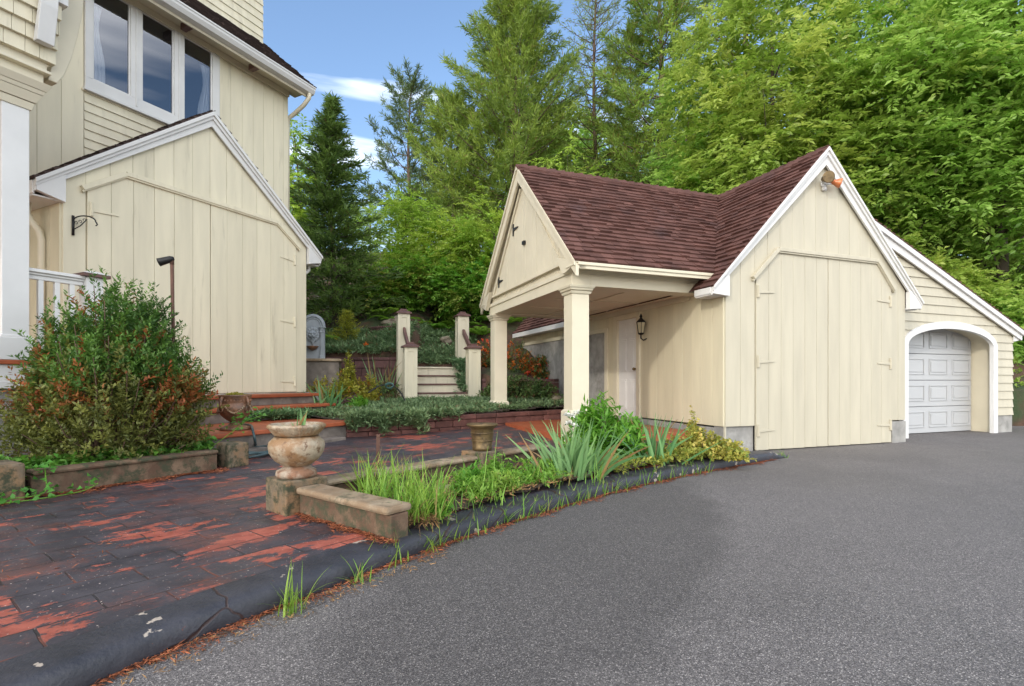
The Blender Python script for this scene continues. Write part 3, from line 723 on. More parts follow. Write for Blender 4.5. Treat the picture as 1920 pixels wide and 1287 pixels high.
# porch
PL = 2.142; pb0, pb1 = .396, 3.873; ZB = 2.2475
mb = MB()
mb.box((-PL,pb0,ZB),(-PL+.28,pb1,ZB+.21)); mb.box((-PL+.28,pb0,ZB),(-.02,pb0+.28,ZB+.21)); mb.box((-PL+.28,pb1-.28,ZB),(-.02,pb1,ZB+.21))
mb.box((-PL-.02,pb0-.02,ZB+.15),(-.01,pb0,ZB+.21)); mb.box((-PL-.02,pb0,ZB+.15),(-PL,pb1+.02,ZB+.21))
mb.box((-PL-.10,pb0-.27,2.445),(-.02,pb0-.02,2.468)); mb.box((-PL-.10,pb1+.02,2.445),(-.02,pb1+.24,2.468))
mb.build('porch_beam', cream2, barn, bevel=.005)
mb = MB(); mb.box((-PL+.28,pb0+.28,ZB+.03),(.03,pb1-.28,ZB+.05))
for k in (1,2): mb.box((-PL+.28, pb0+.28+k*.97, ZB+.018),(-.02,pb0+.32+k*.97,ZB+.031))
mb.box((-1.1,pb0+.28,ZB+.0165),(-1.06,pb1-.28,ZB+.0295)); mb.box((-.05,pb0+.281,ZB-.05),(.02,pb1-.281,ZB+.029))
mb.build('porch_ceiling', cream2, barn)
for bq, z0 in ((pb0+.14, .12), (pb1-.14, .41)):
    mb = MB(); a0 = -PL+.14; h = .125
    mb.box((a0-h,bq-h,.60),(a0+h,bq+h,ZB)); mb.box((a0-h-.03,bq-h-.03,z0),(a0+h+.03,bq+h+.03,.585))
    mb.hexa([(a0-h-.03,bq-h-.03,.585),(a0+h+.03,bq-h-.03,.585),(a0+h+.03,bq+h+.03,.585),(a0-h-.03,bq+h+.03,.585)],[(a0-h,bq-h,.612),(a0+h,bq-h,.612),(a0+h,bq+h,.612),(a0-h,bq+h,.612)])
    for q0, q1, zz in ((.015,.03,-.11),(.035,.045,-.065),(.055,.065,-.035)):
        mb.hexa([(a0-h-q0,bq-h-q0,ZB+zz),(a0+h+q0,bq-h-q0,ZB+zz),(a0+h+q0,bq+h+q0,ZB+zz),(a0-h-q0,bq+h+q0,ZB+zz)],[(a0-h-q1,bq-h-q1,ZB+zz+.035),(a0+h+q1,bq-h-q1,ZB+zz+.035),(a0+h+q1,bq+h+q1,ZB+zz+.035),(a0-h-q1,bq+h+q1,ZB+zz+.035)])
    mb.build('porch_post', cream2, barn, bevel=.006)
mb = MB(); mb.box((-PL,pb0,.02),(-.05,3.3,.25)); mb.build('porch_floor', terra, barn)
# porch gable (faces -a)
PE = .112; PM = 2.1425; PSL = (ZA-2.49)/(PM-PE); zp = lambda b: ZA - PSL*abs(b-PM)
mb = MB(); gb0, gb1 = pb0+.0, pb1
reg = [(gb0,2.46),(gb1,2.46),(gb1,zp(gb1)-.08),(PM,ZA-.09),(gb0,zp(gb0)-.08)]
boards(mb, reg, gb0, gb1, .15, -PL+.05, th=.02, gap=.006, seed=9, ax='x')
mb.build('porch_gable', cream2, barn, bevel=.003)
mb = MB()
reg = [(gb0+.33,2.60),(gb1-.30,2.60),(PM+.06,ZA-.36),(PM-.06,ZA-.36)]
boards(mb, reg, gb0+.33, gb1, .145, -PL+.028, th=.016, gap=.006, seed=10, ax='x', back=False)
hatch = mb.build('loft_hatch', cream2, barn, bevel=.003)
mb = MB(); mb.box((-PL-.03,gb0+.25,2.555),(-PL+.03,gb1-.22,2.595)); 
mb.bar((-PL-.0,gb1-.26,2.60),(-PL-.0,PM+.08,ZA-.33), .05, .035, 0, .5, (1,0,0)); mb.build('hatch_trim', cream2, barn, bevel=.004)
for z in (2.80, 3.55):
    bh = gb1-.34-(z-2.6)/PSL*.98
    mb = MB(); mb.box((-PL-.006,bh-.02,z-.10),(-PL+.012,bh+.02,z+.10)); mb.hexa([(-PL-.006,bh-.02,z-.028),(-PL+.010,bh-.02,z-.028),(-PL+.010,bh-.02,z+.028),(-PL-.006,bh-.02,z+.028)],[(-PL-.006,bh-.22,z-.006),(-PL+.010,bh-.22,z-.006),(-PL+.010,bh-.22,z+.006),(-PL-.006,bh-.22,z+.006)])
    mb.build('hinge', iron, hatch)
mb = MB(); mb.box((-PL-.03,2.02,3.18),(-PL+.012,2.10,3.235)); mb.build('latch', iron, hatch)
# porch rakes, fascia
mb = MB()
for sgn, be in ((-1, PE), (1, 2*PM-PE)):
    e = (-PL-.09); 
    f0, f1 = (be, 2.49-.005), (PM, ZA-.005)
    wdv = .17
    nv = Vector((PSL*(-sgn), 1)).normalized() if 0 else None
    lo = [(be,2.49-.01),(PM,ZA-.01),(PM,ZA-.01-.24),(be,2.49-.01-.24*.72)]
    if sgn > 0: lo = lo
    mb.prism(lo, e, e+.045, 'x')
    lo2 = [(be,2.49+.008),(PM,ZA+.008),(PM,ZA-.055),(be,2.49-.055)]
    mb.prism(lo2, e-.025, e-.001, 'x')
for be in (PE, 2*PM-PE): mb.prism([(be,2.478),(PM,ZA-.012),(PM,ZA-.10),(be,2.40)], -PL-.044, -PL+.055, 'x')
mb.prism([(PE-.02,2.475),(pb0+.02,2.40),(pb0+.1,2.40),(pb0+.32,2.66),(PE,2.49)], -PL-.089, -PL-.02, 'x'); mb.prism([(2*PM-PE+.02,2.475),(pb1-.02,2.34),(pb1-.25,2.66),(2*PM-PE,2.49)], -PL-.089, -PL-.02, 'x')
mb.build('porch_rake', cream2, barn, bevel=.004)
mb = MB(); mb.box((-PL-.05,PE-.0,2.40),(-.03,PE+.022,2.482)); mb.box((-PL-.06,PE-.018,2.445),(-.05,PE-.001,2.484)); mb.build('porch_fascia', cream2, barn, bevel=.004)
# roofs
va = AM-(ZA-2.49)/SL                              # a of the valley foot
mb = MB()
sl = lambda k: math.sqrt(1+k*k)
# porch slopes: u along a, v up the slope
kv = sl(PSL)
reg1 = [(-PL-.105,0),(va,0),(AM,(PM-PE)*kv),(-PL-.105,(PM-PE)*kv)]
shingles(mb, reg1, (0,PE,2.49), (1,0,0), (0,1,PSL), seed=21)
shingles(mb, reg1, (0,2*PM-PE,2.49), (1,0,0), (0,-1,PSL), seed=22)
for s_, be in ((1, PE), (-1, 2*PM-PE)):
    mb.add([(-PL-.105,be,2.485),(va,be,2.485),(AM,PM,ZA-.005),(-PL-.105,PM,ZA-.005)], [(0,1,2,3)], 0, .2)
n = 24
for i in range(n):                              # ridge caps
    a0 = -PL-.12+i*(AM+PL+.1)/n; a1 = a0+(AM+PL+.1)/n*1.15; t0, t1 = .040+rnd.random()*.008, .016; c = rnd.random()*.35
    for s_ in (-1, 1):
        mb.hexa([(a0,PM,ZA+.002),(a1,PM,ZA+.002),(a1,PM+s_*.11,ZA-.11*PSL+.002),(a0,PM+s_*.11,ZA-.11*PSL+.002)],[(a0,PM,ZA+t1+.01),(a1,PM,ZA+t0+.012),(a1,PM+s_*.115,ZA-.11*PSL+t0+.008),(a0,PM+s_*.115,ZA-.11*PSL+t1+.008)],0,c)
mb.build('porch_roof', roofm, barn)
mb = MB(); kb = sl(SL); full = (AM+TLB)*kb; FO = -.115
vfoot = (va+TLB)*kb
# left slope: u = b, v up the slope from the eave
shingles(mb, [(FO,0),(.25,0),(.25,vfoot),(FO,vfoot)], (-TLB,0,2.2625), (0,1,0), (1,0,SL), seed=23)
shingles(mb, [(FO,vfoot),(PE,vfoot),(PM,full),(FO,full)], (-TLB,0,2.2625), (0,1,0), (1,0,SL), seed=24)
shingles(mb, [(2*PM-PE,0),(LB+.12,0),(LB+.12,full),(PM,full),(2*PM-PE,vfoot)], (-TLB,0,2.2625), (0,1,0), (1,0,SL), seed=25)
shingles(mb, [(FO,0),(LB+.12,0),(LB+.12,full),(FO,full)], (W_+TLB,0,2.2625), (0,1,0), (-1,0,SL), seed=26, tabw=(.3,.6))
mb.add([(-TLB,FO,2.257),(-TLB,LB+.1,2.257),(AM,LB+.1,ZA-.005),(AM,FO,ZA-.005)], [(0,1,2,3)], 0, .2)
mb.add([(W_+TLB,FO,2.257),(W_+TLB,LB+.1,2.257),(AM,LB+.1,ZA-.005),(AM,FO,ZA-.005)], [(0,1,2,3)], 0, .2)
for i in range(44):
    b0 = FO-.01+i*.17; b1 = b0+.2; c = rnd.random()*.5+.05
    if b0 > LB: break
    for s_ in (-1, 1):
        mb.hexa([(AM,b0,ZA+.002),(AM,b1,ZA+.002),(AM+s_*.11,b1,ZA-.11*SL+.002),(AM+s_*.11,b0,ZA-.11*SL+.002)],[(AM,b0,ZA+.026),(AM,b1,ZA+.05),(AM+s_*.118,b1,ZA-.11*SL+.044),(AM+s_*.118,b0,ZA-.11*SL+.02)],0,c*.7)
mb.build('main_roof', roofm, barn)
# front rakes (white)
mb = MB(); kr = .17*kb
for s_ in (-1, 1):
    ae = AM+s_*(AM+TLB)
    mb.prism([(ae,2.2625-.012),(AM,ZA-.012),(AM,ZA-.012-kr*1.0),(ae-s_*.0,2.2625-.012-.10)], FO+.03, FO+.06, 'y')
    mb.prism([(ae,2.2625-.008),(AM,ZA-.008),(AM,ZA-.008-kr*.45),(ae,2.2625-.06)], FO+.004, FO+.029, 'y')
    mb.prism([(ae+s_*.005,2.2625+.004),(AM,ZA+.004),(AM,ZA-.05),(ae+s_*.005,2.2625-.03)], FO-.02, FO+.003, 'y')
    e_ = 0 if s_ < 0 else W_
    mb.prism([(ae-s_*.01,2.245),(ae-s_*.01,2.165),(e_-s_*.0,2.145),(e_,2.42),(e_+s_*.02,2.44)], FO+.012, -.03, 'y')
    mb.box((min(ae,e_)+.002,-.029,2.15),(max(ae,e_)-.002,(.26 if s_ < 0 else LB),2.17))
    mb.box((ae-.011,FO+.06,2.17),(ae+.011,(.26 if s_ < 0 else LB),2.258))
mb.box((-TLB-.011,4.25,2.15),(-TLB+.011,LB+.1,2.258)); mb.box((-TLB+.011,4.25,2.15),(-.03,LB+.1,2.17))
mb.build('rake_board', white, barn, bevel=.003)
# floodlights
mb = MB(); fz = 3.93; fa = 1.80
mb.lathe([(0,0),(.05,0),(.05,.025),(0,.03)], (0,0,0), 16); mb.v = [(fa+.03+x, -.025-z, fz+y) for x, y, z in mb.v]
mb.tube([(fa+.03,-.04,fz),(fa-.03,-.10,fz+.02)], .018, 8); mb.tube([(fa+.03,-.04,fz),(fa+.12,-.10,fz+.0)], .018, 8)
mb.box((fa+.0,-.07,fz-.10),(fa+.06,-.03,fz-.05))
fl = mb.build('floodlight', white, barn, True)
def par(mb, p, d, r, L, mi=0):
    t_ = MB(); t_.lathe([(0,-L),(r*.45,-L),(r*.55,-L*.6),(r,-.01),(r*1.03,.012),(r*.9,.012)], (0,0,0), 18); M = Vector(d).to_track_quat('Z', 'Y').to_matrix()
    mb.add([M @ Vector(v) + Vector(p) for v in t_.v], t_.f, mi)
    t_ = MB(); t_.lathe([(0,.006),(r*.93,.004)], (0,0,0), 18); mb2 = MB(); mb2.add([M @ Vector(v) + Vector(p) for v in t_.v], t_.f); return mb2
mb = MB(); l_ = par(mb, (fa-.07,-.20,fz+.035), (-.35,-.9,-.15), .085, .13); h_ = mb.build('lamp_head', urn_brass, fl, True); l_.build('lamp_lens', lens, h_)
mb = MB(); l_ = par(mb, (fa+.20,-.17,fz-.01), (.75,-.6,-.3), .07, .12); h_ = mb.build('lamp_head', amber, fl, True); l_.build('lamp_lens', lens, h_)

# lean-to garage
GB, GD = .36, .755; GX = 7.37; g0, g1 = (2.17, 4.115), (7.56, 1.94); gs = (g0[1]-g1[1])/(g1[0]-g0[0])
zg = lambda a: g0[1]-(a-g0[0])*gs
AC, AR, AZ, AH = 5.50, 1.33, 1.62, .44
mb = MB(); zc = .33
while zc < 3.6:
    for q in range(7):
        z0 = zc+q*.0221; z1 = z0+.0221; zm = (z0+z1)/2; f0 = 1-q/7; f1 = 1-(q+1)/7
        ar = min(GX, g0[0]+(g0[1]-.12-z1)/gs)
        if ar < W_+.02: continue
        spans = [(W_+.0, ar)]
        if zm < AZ+AH-.06:
            hw = (AR-.055)*(1 if zm < AZ else math.sqrt(max(0, 1-((zm-AZ)/(AH-.055))**2)))
            spans = [(W_, AC-hw), (AC+hw, ar)]
        for (x0, x1) in spans:
            if x1-x0 < .02: continue
            y0, y1 = GB-.004-.020*f0, GB-.004-.020*f1
            fs = [(0,1,2,3),(1,5,6,2),(0,3,7,4)]
            if q == 0: fs.append((0,4,5,1))
            mb.add([(x0,y0,z0),(x1,y0,z0),(x1,y1,z1),(x0,y1,z1),(x0,GB+.04,z0),(x1,GB+.04,z0),(x1,GB+.04,z1),(x0,GB+.04,z1)], fs, 0, .5+.0*q)
    zc += .1547
mb.prism([(GX-.03,.33),(GX,.33),(GX,zg(GX)-.1),(GX-.03,zg(GX)-.1)], GB+.04, LB, 'y')
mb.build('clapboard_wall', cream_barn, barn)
mb = MB(); mb.box((AC+AR+.07,GB-.0,-.2),(GX+.005,GB+.25,.33)); mb.build('garage_foundation', conc, barn, bevel=.006)
# arch trim
mb = MB(); out, inn = [], []
for k in range(33):
    t_ = math.pi*k/32; out.append((AC+(AR)*math.cos(t_), AZ+AH*math.sin(t_))); inn.append((AC+(AR-.13)*math.cos(t_), AZ+(AH-.13)*math.sin(t_)))
out = [(AC+AR,-.01)]+out+[(AC-AR,-.01)]; inn = [(AC+AR-.13,-.01)]+inn+[(AC-AR+.13,-.01)]
for k in range(len(out)-1):
    o0, o1, i0, i1 = out[k], out[k+1], inn[k], inn[k+1]
    mb.hexa([(p[0],GB-.045,p[1]) for p in (o0,o1,i1,i0)], [(p[0],GB+.02,p[1]) for p in (o0,o1,i1,i0)])
mb.build('arch_trim', white, barn, bevel=.0)
mb = MB()
for k in range(len(inn)-1):
    i0, i1 = inn[k], inn[k+1]; q_ = lambda p: (AC+(p[0]-AC)*(AR+.05)/(AR-.13), p[1]+(.07 if p[1] > AZ else 0)); i0, i1 = q_(i0), q_(i1); mb.add([(i0[0],GB+.042,i0[1]),(i1[0],GB+.042,i1[1]),(i1[0],GD+.05,i1[1]),(i0[0],GD+.05,i0[1])], [(0,1,2,3),(3,2,1,0)][:1])
mb.build('arch_reveal', cream2, barn)
# overhead door
mb = MB(); d0, d1 = AC-AR-.02, AC+AR+.02
for k in range(4):
    z0 = .012+k*.497; mb.box((d0,GD,z0),(d1,GD+.04,z0+.488))
gd = mb.build('overhead_door', garage_white, barn, bevel=.004)
mb = MB(); pw_ = (d1-d0)/4
for k in range(4):
    for i in range(4):
        x0 = d0+i*pw_+.07; x1 = d0+(i+1)*pw_-.07; z0 = .012+k*.497+.10; z1 = .012+k*.497+.40
        r0, r1 = (x0,z0,x1,z1), (x0+.035,z0+.035,x1-.035,z1-.035)
        y = GD
        for a_ in ((x0,z0,x1,z0+.018),(x0,z1-.018,x1,z1),(x0,z0+.018,x0+.018,z1-.018),(x1-.018,z0+.018,x1,z1-.018)): mb.box((a_[0],y-.016,a_[1]),(a_[2],y-.0005,a_[3]))
        mb.box((x0+.05,y-.014,z0+.05),(x1-.05,y-.0005,z1-.05))
mb.build('raised_panel', garage_white, gd, bevel=.004)
mb = MB(); mb.box((d0-.1,GD+.05,-.1),(d1+.1,GD+.1,2.2)); mb.build('garage_back', darkroom, barn)
# lean-to roof
mb = MB(); ks = sl(gs)
mb.prism([g1, g0, (g0[0],g0[1]-.05), (g1[0],g1[1]-.05)], GB-.10, LB-.6, 'y', 0, .2)
shingles(mb, [(GB-.12,0),(LB-.6,0),(LB-.6,(g1[0]-g0[0])*ks),(GB-.12,(g1[0]-g0[0])*ks)], (g1[0],0,g1[1]), (0,1,0), (-1,0,gs), seed=27, tabw=(.3,.6))
mb.build('garage_roof', roofm, barn)
mb = MB(); mb.prism([(g1[0],g1[1]-.052),(g0[0],g0[1]-.052),(g0[0],g0[1]-.23),(g1[0]-.02,g1[1]-.17)], GB-.075, GB-.045, 'y'); mb.prism([(g1[0]+.005,g1[1]+.0),(g0[0],g0[1]+.0),(g0[0],g0[1]-.09),(g1[0]+.005,g1[1]-.085)], GB-.115, GB-.076, 'y')
mb.prism([(g1[0]-.001,g1[1]-.05),(g1[0]-.001,g1[1]-.16),(GX-.02,zg(GX)-.27),(GX-.02,zg(GX)-.1)], GB-.044, GB-.018, 'y'); mb.box((GX,GB-.017,g1[1]-.16),(g1[0],LB-.6,g1[1]-.14))
mb.build('garage_rake', white, barn, bevel=.003)

# ================================================================ HOUSE
house = thing('house', 'tall cream house with a gabled wing, brown shingle roof and columned porch', 'house', HO, PH)
w0, w1, wm = -3.625, 0.0, -1.8125; zA, WS = 5.044, .826; wzt = lambda x: zA - WS*abs(x-wm) - .10; wb = .79
e0, e1 = -3.394, -.224
whd = lambda x: min(3.687, 3.394+(x-e0)*.293/.433, 3.394+(e1-x)*.293/.421)
mb = MB()
boards(mb, [(w0,wb),(e0,wb),(e0,wzt(e0)),(w0,wzt(w0))], w0, e0, .24, 0, seed=31)
boards(mb, [(e1,wb),(w1,wb),(w1,wzt(w1)),(e1,wzt(e1))], e1, w1, .24, 0, seed=32)
n = 12; wd = (e1-e0)/n
for i in range(n):
    u0, u1 = e0+i*wd+.0018, e0+(i+1)*wd-.0018; poly = [(u0,whd(u0)),(u1,whd(u1)),(u1,wzt(u1)-.01)]
    if u0 < wm-.01 < u1-.02: poly.append((wm, zA-.11))
    poly.append((u0,wzt(u0)-.01)); mb.prism(poly, -.02-rnd.random()*.004, 0, 'y', 0, rnd.random())
mb.prism([(w0+.01,wb),(w1-.01,wb),(w1-.01,wzt(w1)-.02),(wm,zA-.14),(w0+.01,wzt(w0)-.02)], .002, .05, 'y', 0, .05)
mb.box((w1-.03,.05,.2),(w1,.97,3.5))
mb.build('wing_wall', cream, house, bevel=.003)
mb = MB(); boards(mb, [(0,.9),(.95,.9),(.95,3.35),(0,3.35)], 0.005, .95, .24, w0, ax='x', seed=33); mb.build('wing_side_wall', cream_side, house, bevel=.003)
for (u0, u1) in ((e0+.01, wm-.005), (wm+.005, e1-.01)):
    mb = MB(); n = 6; wd = (u1-u0)/n
    for i in range(n):
        a0, a1 = u0+i*wd+.002, u0+(i+1)*wd-.002; mid = [(x, whd(x)-.02) for x in (-2.961, -.645) if a0 < x < a1]
        mb.prism([(a0,wb+.01),(a1,wb+.01),(a1,whd(a1)-.02)]+mid[::-1]+[(a0,whd(a0)-.02)], -.034-.004*rnd.random(), -.006, 'y', 0, rnd.random())
    dl = mb.build('door_leaf', cream, house, bevel=.003)
    sx = 1 if u0 < wm-.5 else -1; hx_ = u0+.04 if sx > 0 else u1-.04
    for hz_ in (3.13, 2.03, .98):
        hb_ = MB(); hinge(hb_, hx_, hz_, sx, -.04, .30); hb_.build('hinge', cream, dl, bevel=.002)
mb = MB(); pts = [(e0-.05,3.36),(-2.961,3.705),(-.645,3.705),(e1+.05,3.37)]
for i in range(3):
    (x0,z0),(x1,z1) = pts[i], pts[i+1]
    mb.bar((x0,-.05,z0),(x1,-.05,z1), .06, .06); mb.bar((x0,-.045,z0-.04),(x1,-.045,z1-.04), .04, .025)
mb.build('door_header', cream, house, bevel=.004)
# wing roof
mb = MB(); kw = sl(WS); fw = (wm-w0+.288)*kw; WO = -.11
shingles(mb, [(WO,0),(.96,0),(.96,fw),(WO,fw)], (w0-.288,0,3.308), (0,1,0), (1,0,WS), seed=34)
shingles(mb, [(WO,0),(.96,0),(.96,fw),(WO,fw)], (w1+.288,0,3.308), (0,1,0), (-1,0,WS), seed=35)
mb.add([(w0-.288,WO,3.302),(w0-.288,.96,3.302),(wm,.96,zA-.006),(wm,WO,zA-.006),(w1+.288,WO,3.302),(w1+.288,.96,3.302)], [(0,1,2,3),(3,2,5,4)], 0, .1)
mb.build('wing_roof', roofdk, house)
mb = MB()
for s_ in (-1, 1):
    ae = wm+s_*(1.8125+.288); e_ = w0 if s_ < 0 else w1
    mb.prism([(ae,3.30),(wm,zA-.012),(wm,zA-.22),(ae,3.30-.13)], WO+.03, WO+.06, 'y')
    mb.prism([(ae,3.304),(wm,zA-.008),(wm,zA-.115),(ae,3.225)], WO+.004, WO+.029, 'y')
    mb.prism([(ae+s_*.005,3.312),(wm,zA+.0),(wm,zA-.06),(ae+s_*.005,3.262)], WO-.022, WO+.003, 'y')
    mb.prism([(ae-s_*.01,3.29),(ae-s_*.01,3.185),(e_,3.12),(e_,3.47)], WO+.012, -.03, 'y')
    mb.box((min(ae,e_)+.002,-.028,3.13),(max(ae,e_)-.002,.94,3.15)); mb.box((ae-.011,WO+.06,3.15),(ae+.011,.94,3.298))
mb.build('wing_rake', white, house, bevel=.003)
mb = MB(); mb.tube([(.18,.12,3.13),(.18,.12,3.06),(.12,.12,3.0),(.05,.12,2.98),(.04,.12,2.7),(.04,.12,1.0)], .035, 10); mb.build('downspout', white, house, True)
mb = MB(); mb.tube([(w0-.2,.35,3.14),(w0-.2,.35,3.0),(w0-.17,.35,2.93),(w0-.09,.35,2.82),(w0-.06,.35,2.72),(w0-.06,.35,1.25)], .04, 10); mb.box((w0-.105,.32,2.35),(w0-.0,.38,2.38)); mb.build('downspout', cream2, house, True)
# plant hook bracket
mb = MB(); px_, pz_ = -3.53, 2.78
mb.box((px_-.012,-.045,pz_-.02),(px_+.012,-.03,pz_+.22)); arc = [(px_, -.05-.0, pz_+.17)]+[(px_+.15*(1-math.cos(t_))*.55, -.05-.14*math.sin(t_*.55), pz_+.17+.05*math.sin(t_)) for t_ in np.linspace(.3, 3.1, 12)]
arc += [(arc[-1][0]+.01, arc[-1][1]-.02, arc[-1][2]-.04), (arc[-1][0]-.01, arc[-1][1]-.03, arc[-1][2]-.06)]
mb.tube(arc, .008, 6); mb.tube([(px_,-.05,pz_+.05),(px_+.05,-.09,pz_+.1),(px_+.10,-.14,pz_+.19)], .006, 6)
for k in range(3): mb.tube([(px_+.02+.03*k,-.06-.03*k,pz_+.12+.02*k)]+[(px_+.02+.03*k+.016*math.sin(t_),-.06-.03*k,pz_+.135+.02*k-.016*math.cos(t_)) for t_ in np.linspace(0,5.5,7)], .004, 5)
mb.build('plant_hook', iron, house, True)
# main wall
MY = .97; mx1 = .41
mb = MB()
boards(mb, [(-1.02,2.9),(mx1,2.9),(mx1,6.7),(-1.02,6.7)], -1.02, mx1, .22, MY, seed=41)
boards(mb, [(-10,1.0),(-2.99,1.0),(-2.99,6.7),(-10,6.7)], -9.99+.0, -2.99, .2595, MY, seed=42)
mb.box((mx1-.03,MY+.05,.2),(mx1,8,6.7)); mb.prism([(MY,6.7),(8,6.7),(4.5,9.9)], mx1-.03, mx1, 'x'); mb.box((-10,MY+.0,.2),(-3.63,MY+.1,.99))
mb.build('main_wall', cream, house, bevel=.003)
def shinglewall(mb, x0, x1, z0, z1, y, e, seed, wmin=.10, wmax=.26, t=.02, cut=True):
    rr = random.Random(seed); z = z0
    while z < z1:
        x = x0
        while x < x1-.01:
            w_ = min(rr.uniform(wmin, wmax), x1-x) if cut else x1-x0
            o = rr.uniform(0, .005); ze = min(z+e, z1)
            vs = [(x+.0015,y-t-o,z),(x+w_-.0015,y-t-o,z),(x+w_-.0015,y-.004,ze+.004),(x+.0015,y-.004,ze+.004),(x+.0015,y,z),(x+w_-.0015,y,z)]
            mb.add(vs, [(0,1,2,3),(0,4,5,1)], 0, rr.random()); x += w_
        z += e
    mb.box((x0,y-.003,z0),(x1,y+.06,z1), 0, .05)
mb = MB(); shinglewall(mb, -2.985, -1.025, 3.1, 5.07, MY-.01, .128, 43, .2, .6); mb.build('shingle_panel', cream, house)
mb = MB(); mb.box((-1.02,MY-.05,4.0),(-.97,MY-.024,6.66)); mb.build('corner_trim', cream, house)
mb = MB(); mb.box((-3.02,MY-.045,5.03),(-2.96,MY-.024,5.06)); mb.build('corner_trim', cream, house)
# window
mb = MB(); wx0, wx1, wz0, wz1 = -2.985, -1.025, 5.085, 6.66; y0, y1 = MY-.055, MY+.06
panes = [(-2.896,-2.412),(-2.262,-1.785),(-1.635,-1.151)]; pz0, pz1 = 5.235, 6.61
mb.box((wx0,y0,wz0),(wx1,y1,pz0)); mb.box((wx0,y0,pz1),(wx1,y1,wz1))
xs = [wx0]+[v_ for p_ in panes for v_ in p_]+[wx1]
for i in range(0, 8, 2): mb.box((xs[i],y0,pz0),(xs[i+1],y1,pz1))
for a0, a1 in ((-2.337-.012,-2.337+.012),(-1.71-.012,-1.71+.012)): mb.box((a0,y0-.014,wz0+.03),(a1,y0-.001,wz1))
mb.box((wx0-.02,y0-.03,wz0-.045),(wx1+.02,y1,wz0-.001))
win = mb.build('window', white, house, bevel=.004)
for a0, a1 in panes:
    mb = MB(); s_ = .022
    mb.box((a0,y0+.02,pz0),(a1,y0+.045,pz0+s_)); mb.box((a0,y0+.02,pz1-s_),(a1,y0+.045,pz1)); mb.box((a0,y0+.02,pz0+s_),(a0+s_,y0+.045,pz1-s_)); mb.box((a1-s_,y0+.02,pz0+s_),(a1,y0+.045,pz1-s_))
    mb.build('sash', white, win)
    mb = MB(); mb.add([(a0+.02,y0+.035,pz0+.02),(a1-.02,y0+.035,pz0+.02),(a1-.02,y0+.035,pz1-.02),(a0+.02,y0+.035,pz1-.02)], [(0,1,2,3)]); mb.build('pane', glassm, win)
    mb = MB(); mb.box((a0,y0+.055,pz1-.28),(a1,y0+.06,pz1)); mb.build('blind', blindm, win)
def curtain(x0, x1, seed):
    mb = MB(); nu, nv = 40, 12; vs = []
    for j in range(nv+1):
        for i in range(nu+1):
            s_ = i/nu; v_ = j/nv; pin = 1-.35*math.sin(min(1, (1-v_)*1.3)*3.1)**2
            vs.append((x0+(x1-x0)*s_*pin, y0+.09+.018*math.sin(s_*26+seed)+.01*math.sin(s_*61), pz0-.05+(pz1-pz0+.05)*v_))
    mb.add(vs, [(j*(nu+1)+i, j*(nu+1)+i+1, (j+1)*(nu+1)+i+1, (j+1)*(nu+1)+i) for j in range(nv) for i in range(nu)]); return mb.build('curtain', curtainm, win, True)
curtain(-2.93, -2.70, 1); curtain(-1.10, -1.36, 2)
mb = MB(); mb.add([(wx0,y1+.9,4.6),(wx1,y1+.9,4.6),(wx1,y1+.9,6.69),(wx0,y1+.9,6.69),(wx0,y1+.0,4.6),(wx1,y1+.0,4.6),(wx1,y1+.0,6.69),(wx0,y1+.0,6.69)], [(0,1,2,3),(4,0,3,7),(1,5,6,2),(4,5,1,0),(3,2,6,7)]); mb.build('room_interior', darkroom, house)
# eave, gutter, main roof
mb = MB(); mb.box((-10,.57,6.70),(mx1+.2,MY+.02,6.72)); mb.box((-10,MY-.07,6.60),(mx1,MY-.025,6.699)); mb.box((-10,.57,6.58),(mx1+.2,.60,6.70))
mb.build('eave', cream2, house, bevel=.004)
mb = MB()
mb.prism([(.565,6.62),(.47,6.64),(.435,6.70),(.43,6.76),(.565,6.76)], -10, mx1+.22, 'x'); mb.prism([(.43,6.735),(.42,6.745),(.42,6.768),(.43,6.768)], -10, mx1+.225, 'x')
mb.build('gutter', white, house)
mb = MB(); mb.tube([(mx1+.13,.50,6.63),(mx1+.13,.51,6.55),(mx1+.10,.62,6.42),(mx1+.08,.85,6.30),(mx1+.05,1.0,6.22),(mx1+.05,1.02,6.0),(mx1+.05,1.02,3.2)], .04, 10); mb.build('downspout', cream2, house, True)
for x_ in (-1.75, -.55):
    mb = MB(); mb.box((x_,.60,6.60),(x_+.09,.82,6.699)); mb.build('rafter_tail', brownp, house, bevel=.004)
mb = MB(); MS = .87; km = sl(MS); rx1 = mx1+.24
mb.add([(-10,.44,6.755),(rx1,.44,6.755),(rx1,4.5,6.755+4.06*MS),(-10,4.5,6.755+4.06*MS)], [(0,1,2,3)], 0, .1); mb.add([(-10,8.6,6.755),(rx1,8.6,6.755),(rx1,4.5,6.755+4.06*MS),(-10,4.5,6.755+4.06*MS)], [(0,1,2,3)], 0, .1)
shingles(mb, [(-8,0),(rx1,0),(rx1,2.0*km),(-8,2.0*km)], (0,.44,6.76), (1,0,0), (0,1,MS), seed=44)
mb.build('main_roof', roofdk, house)
mb = MB(); mb.prism([(.44,6.74),(4.5,6.74+4.06*MS),(4.5,6.56+4.06*MS),(.58,6.58)], rx1-.05, rx1-.02, 'x'); mb.build('main_rake', white, house)
mb = MB(); shinglewall(mb, -7, .5, 7.75, 11.0, 1.8, .165, 45, .10, .24); mb.box((.47,1.86,7.6),(.5,6,11)); mb.build('upper_wall', cream, house)
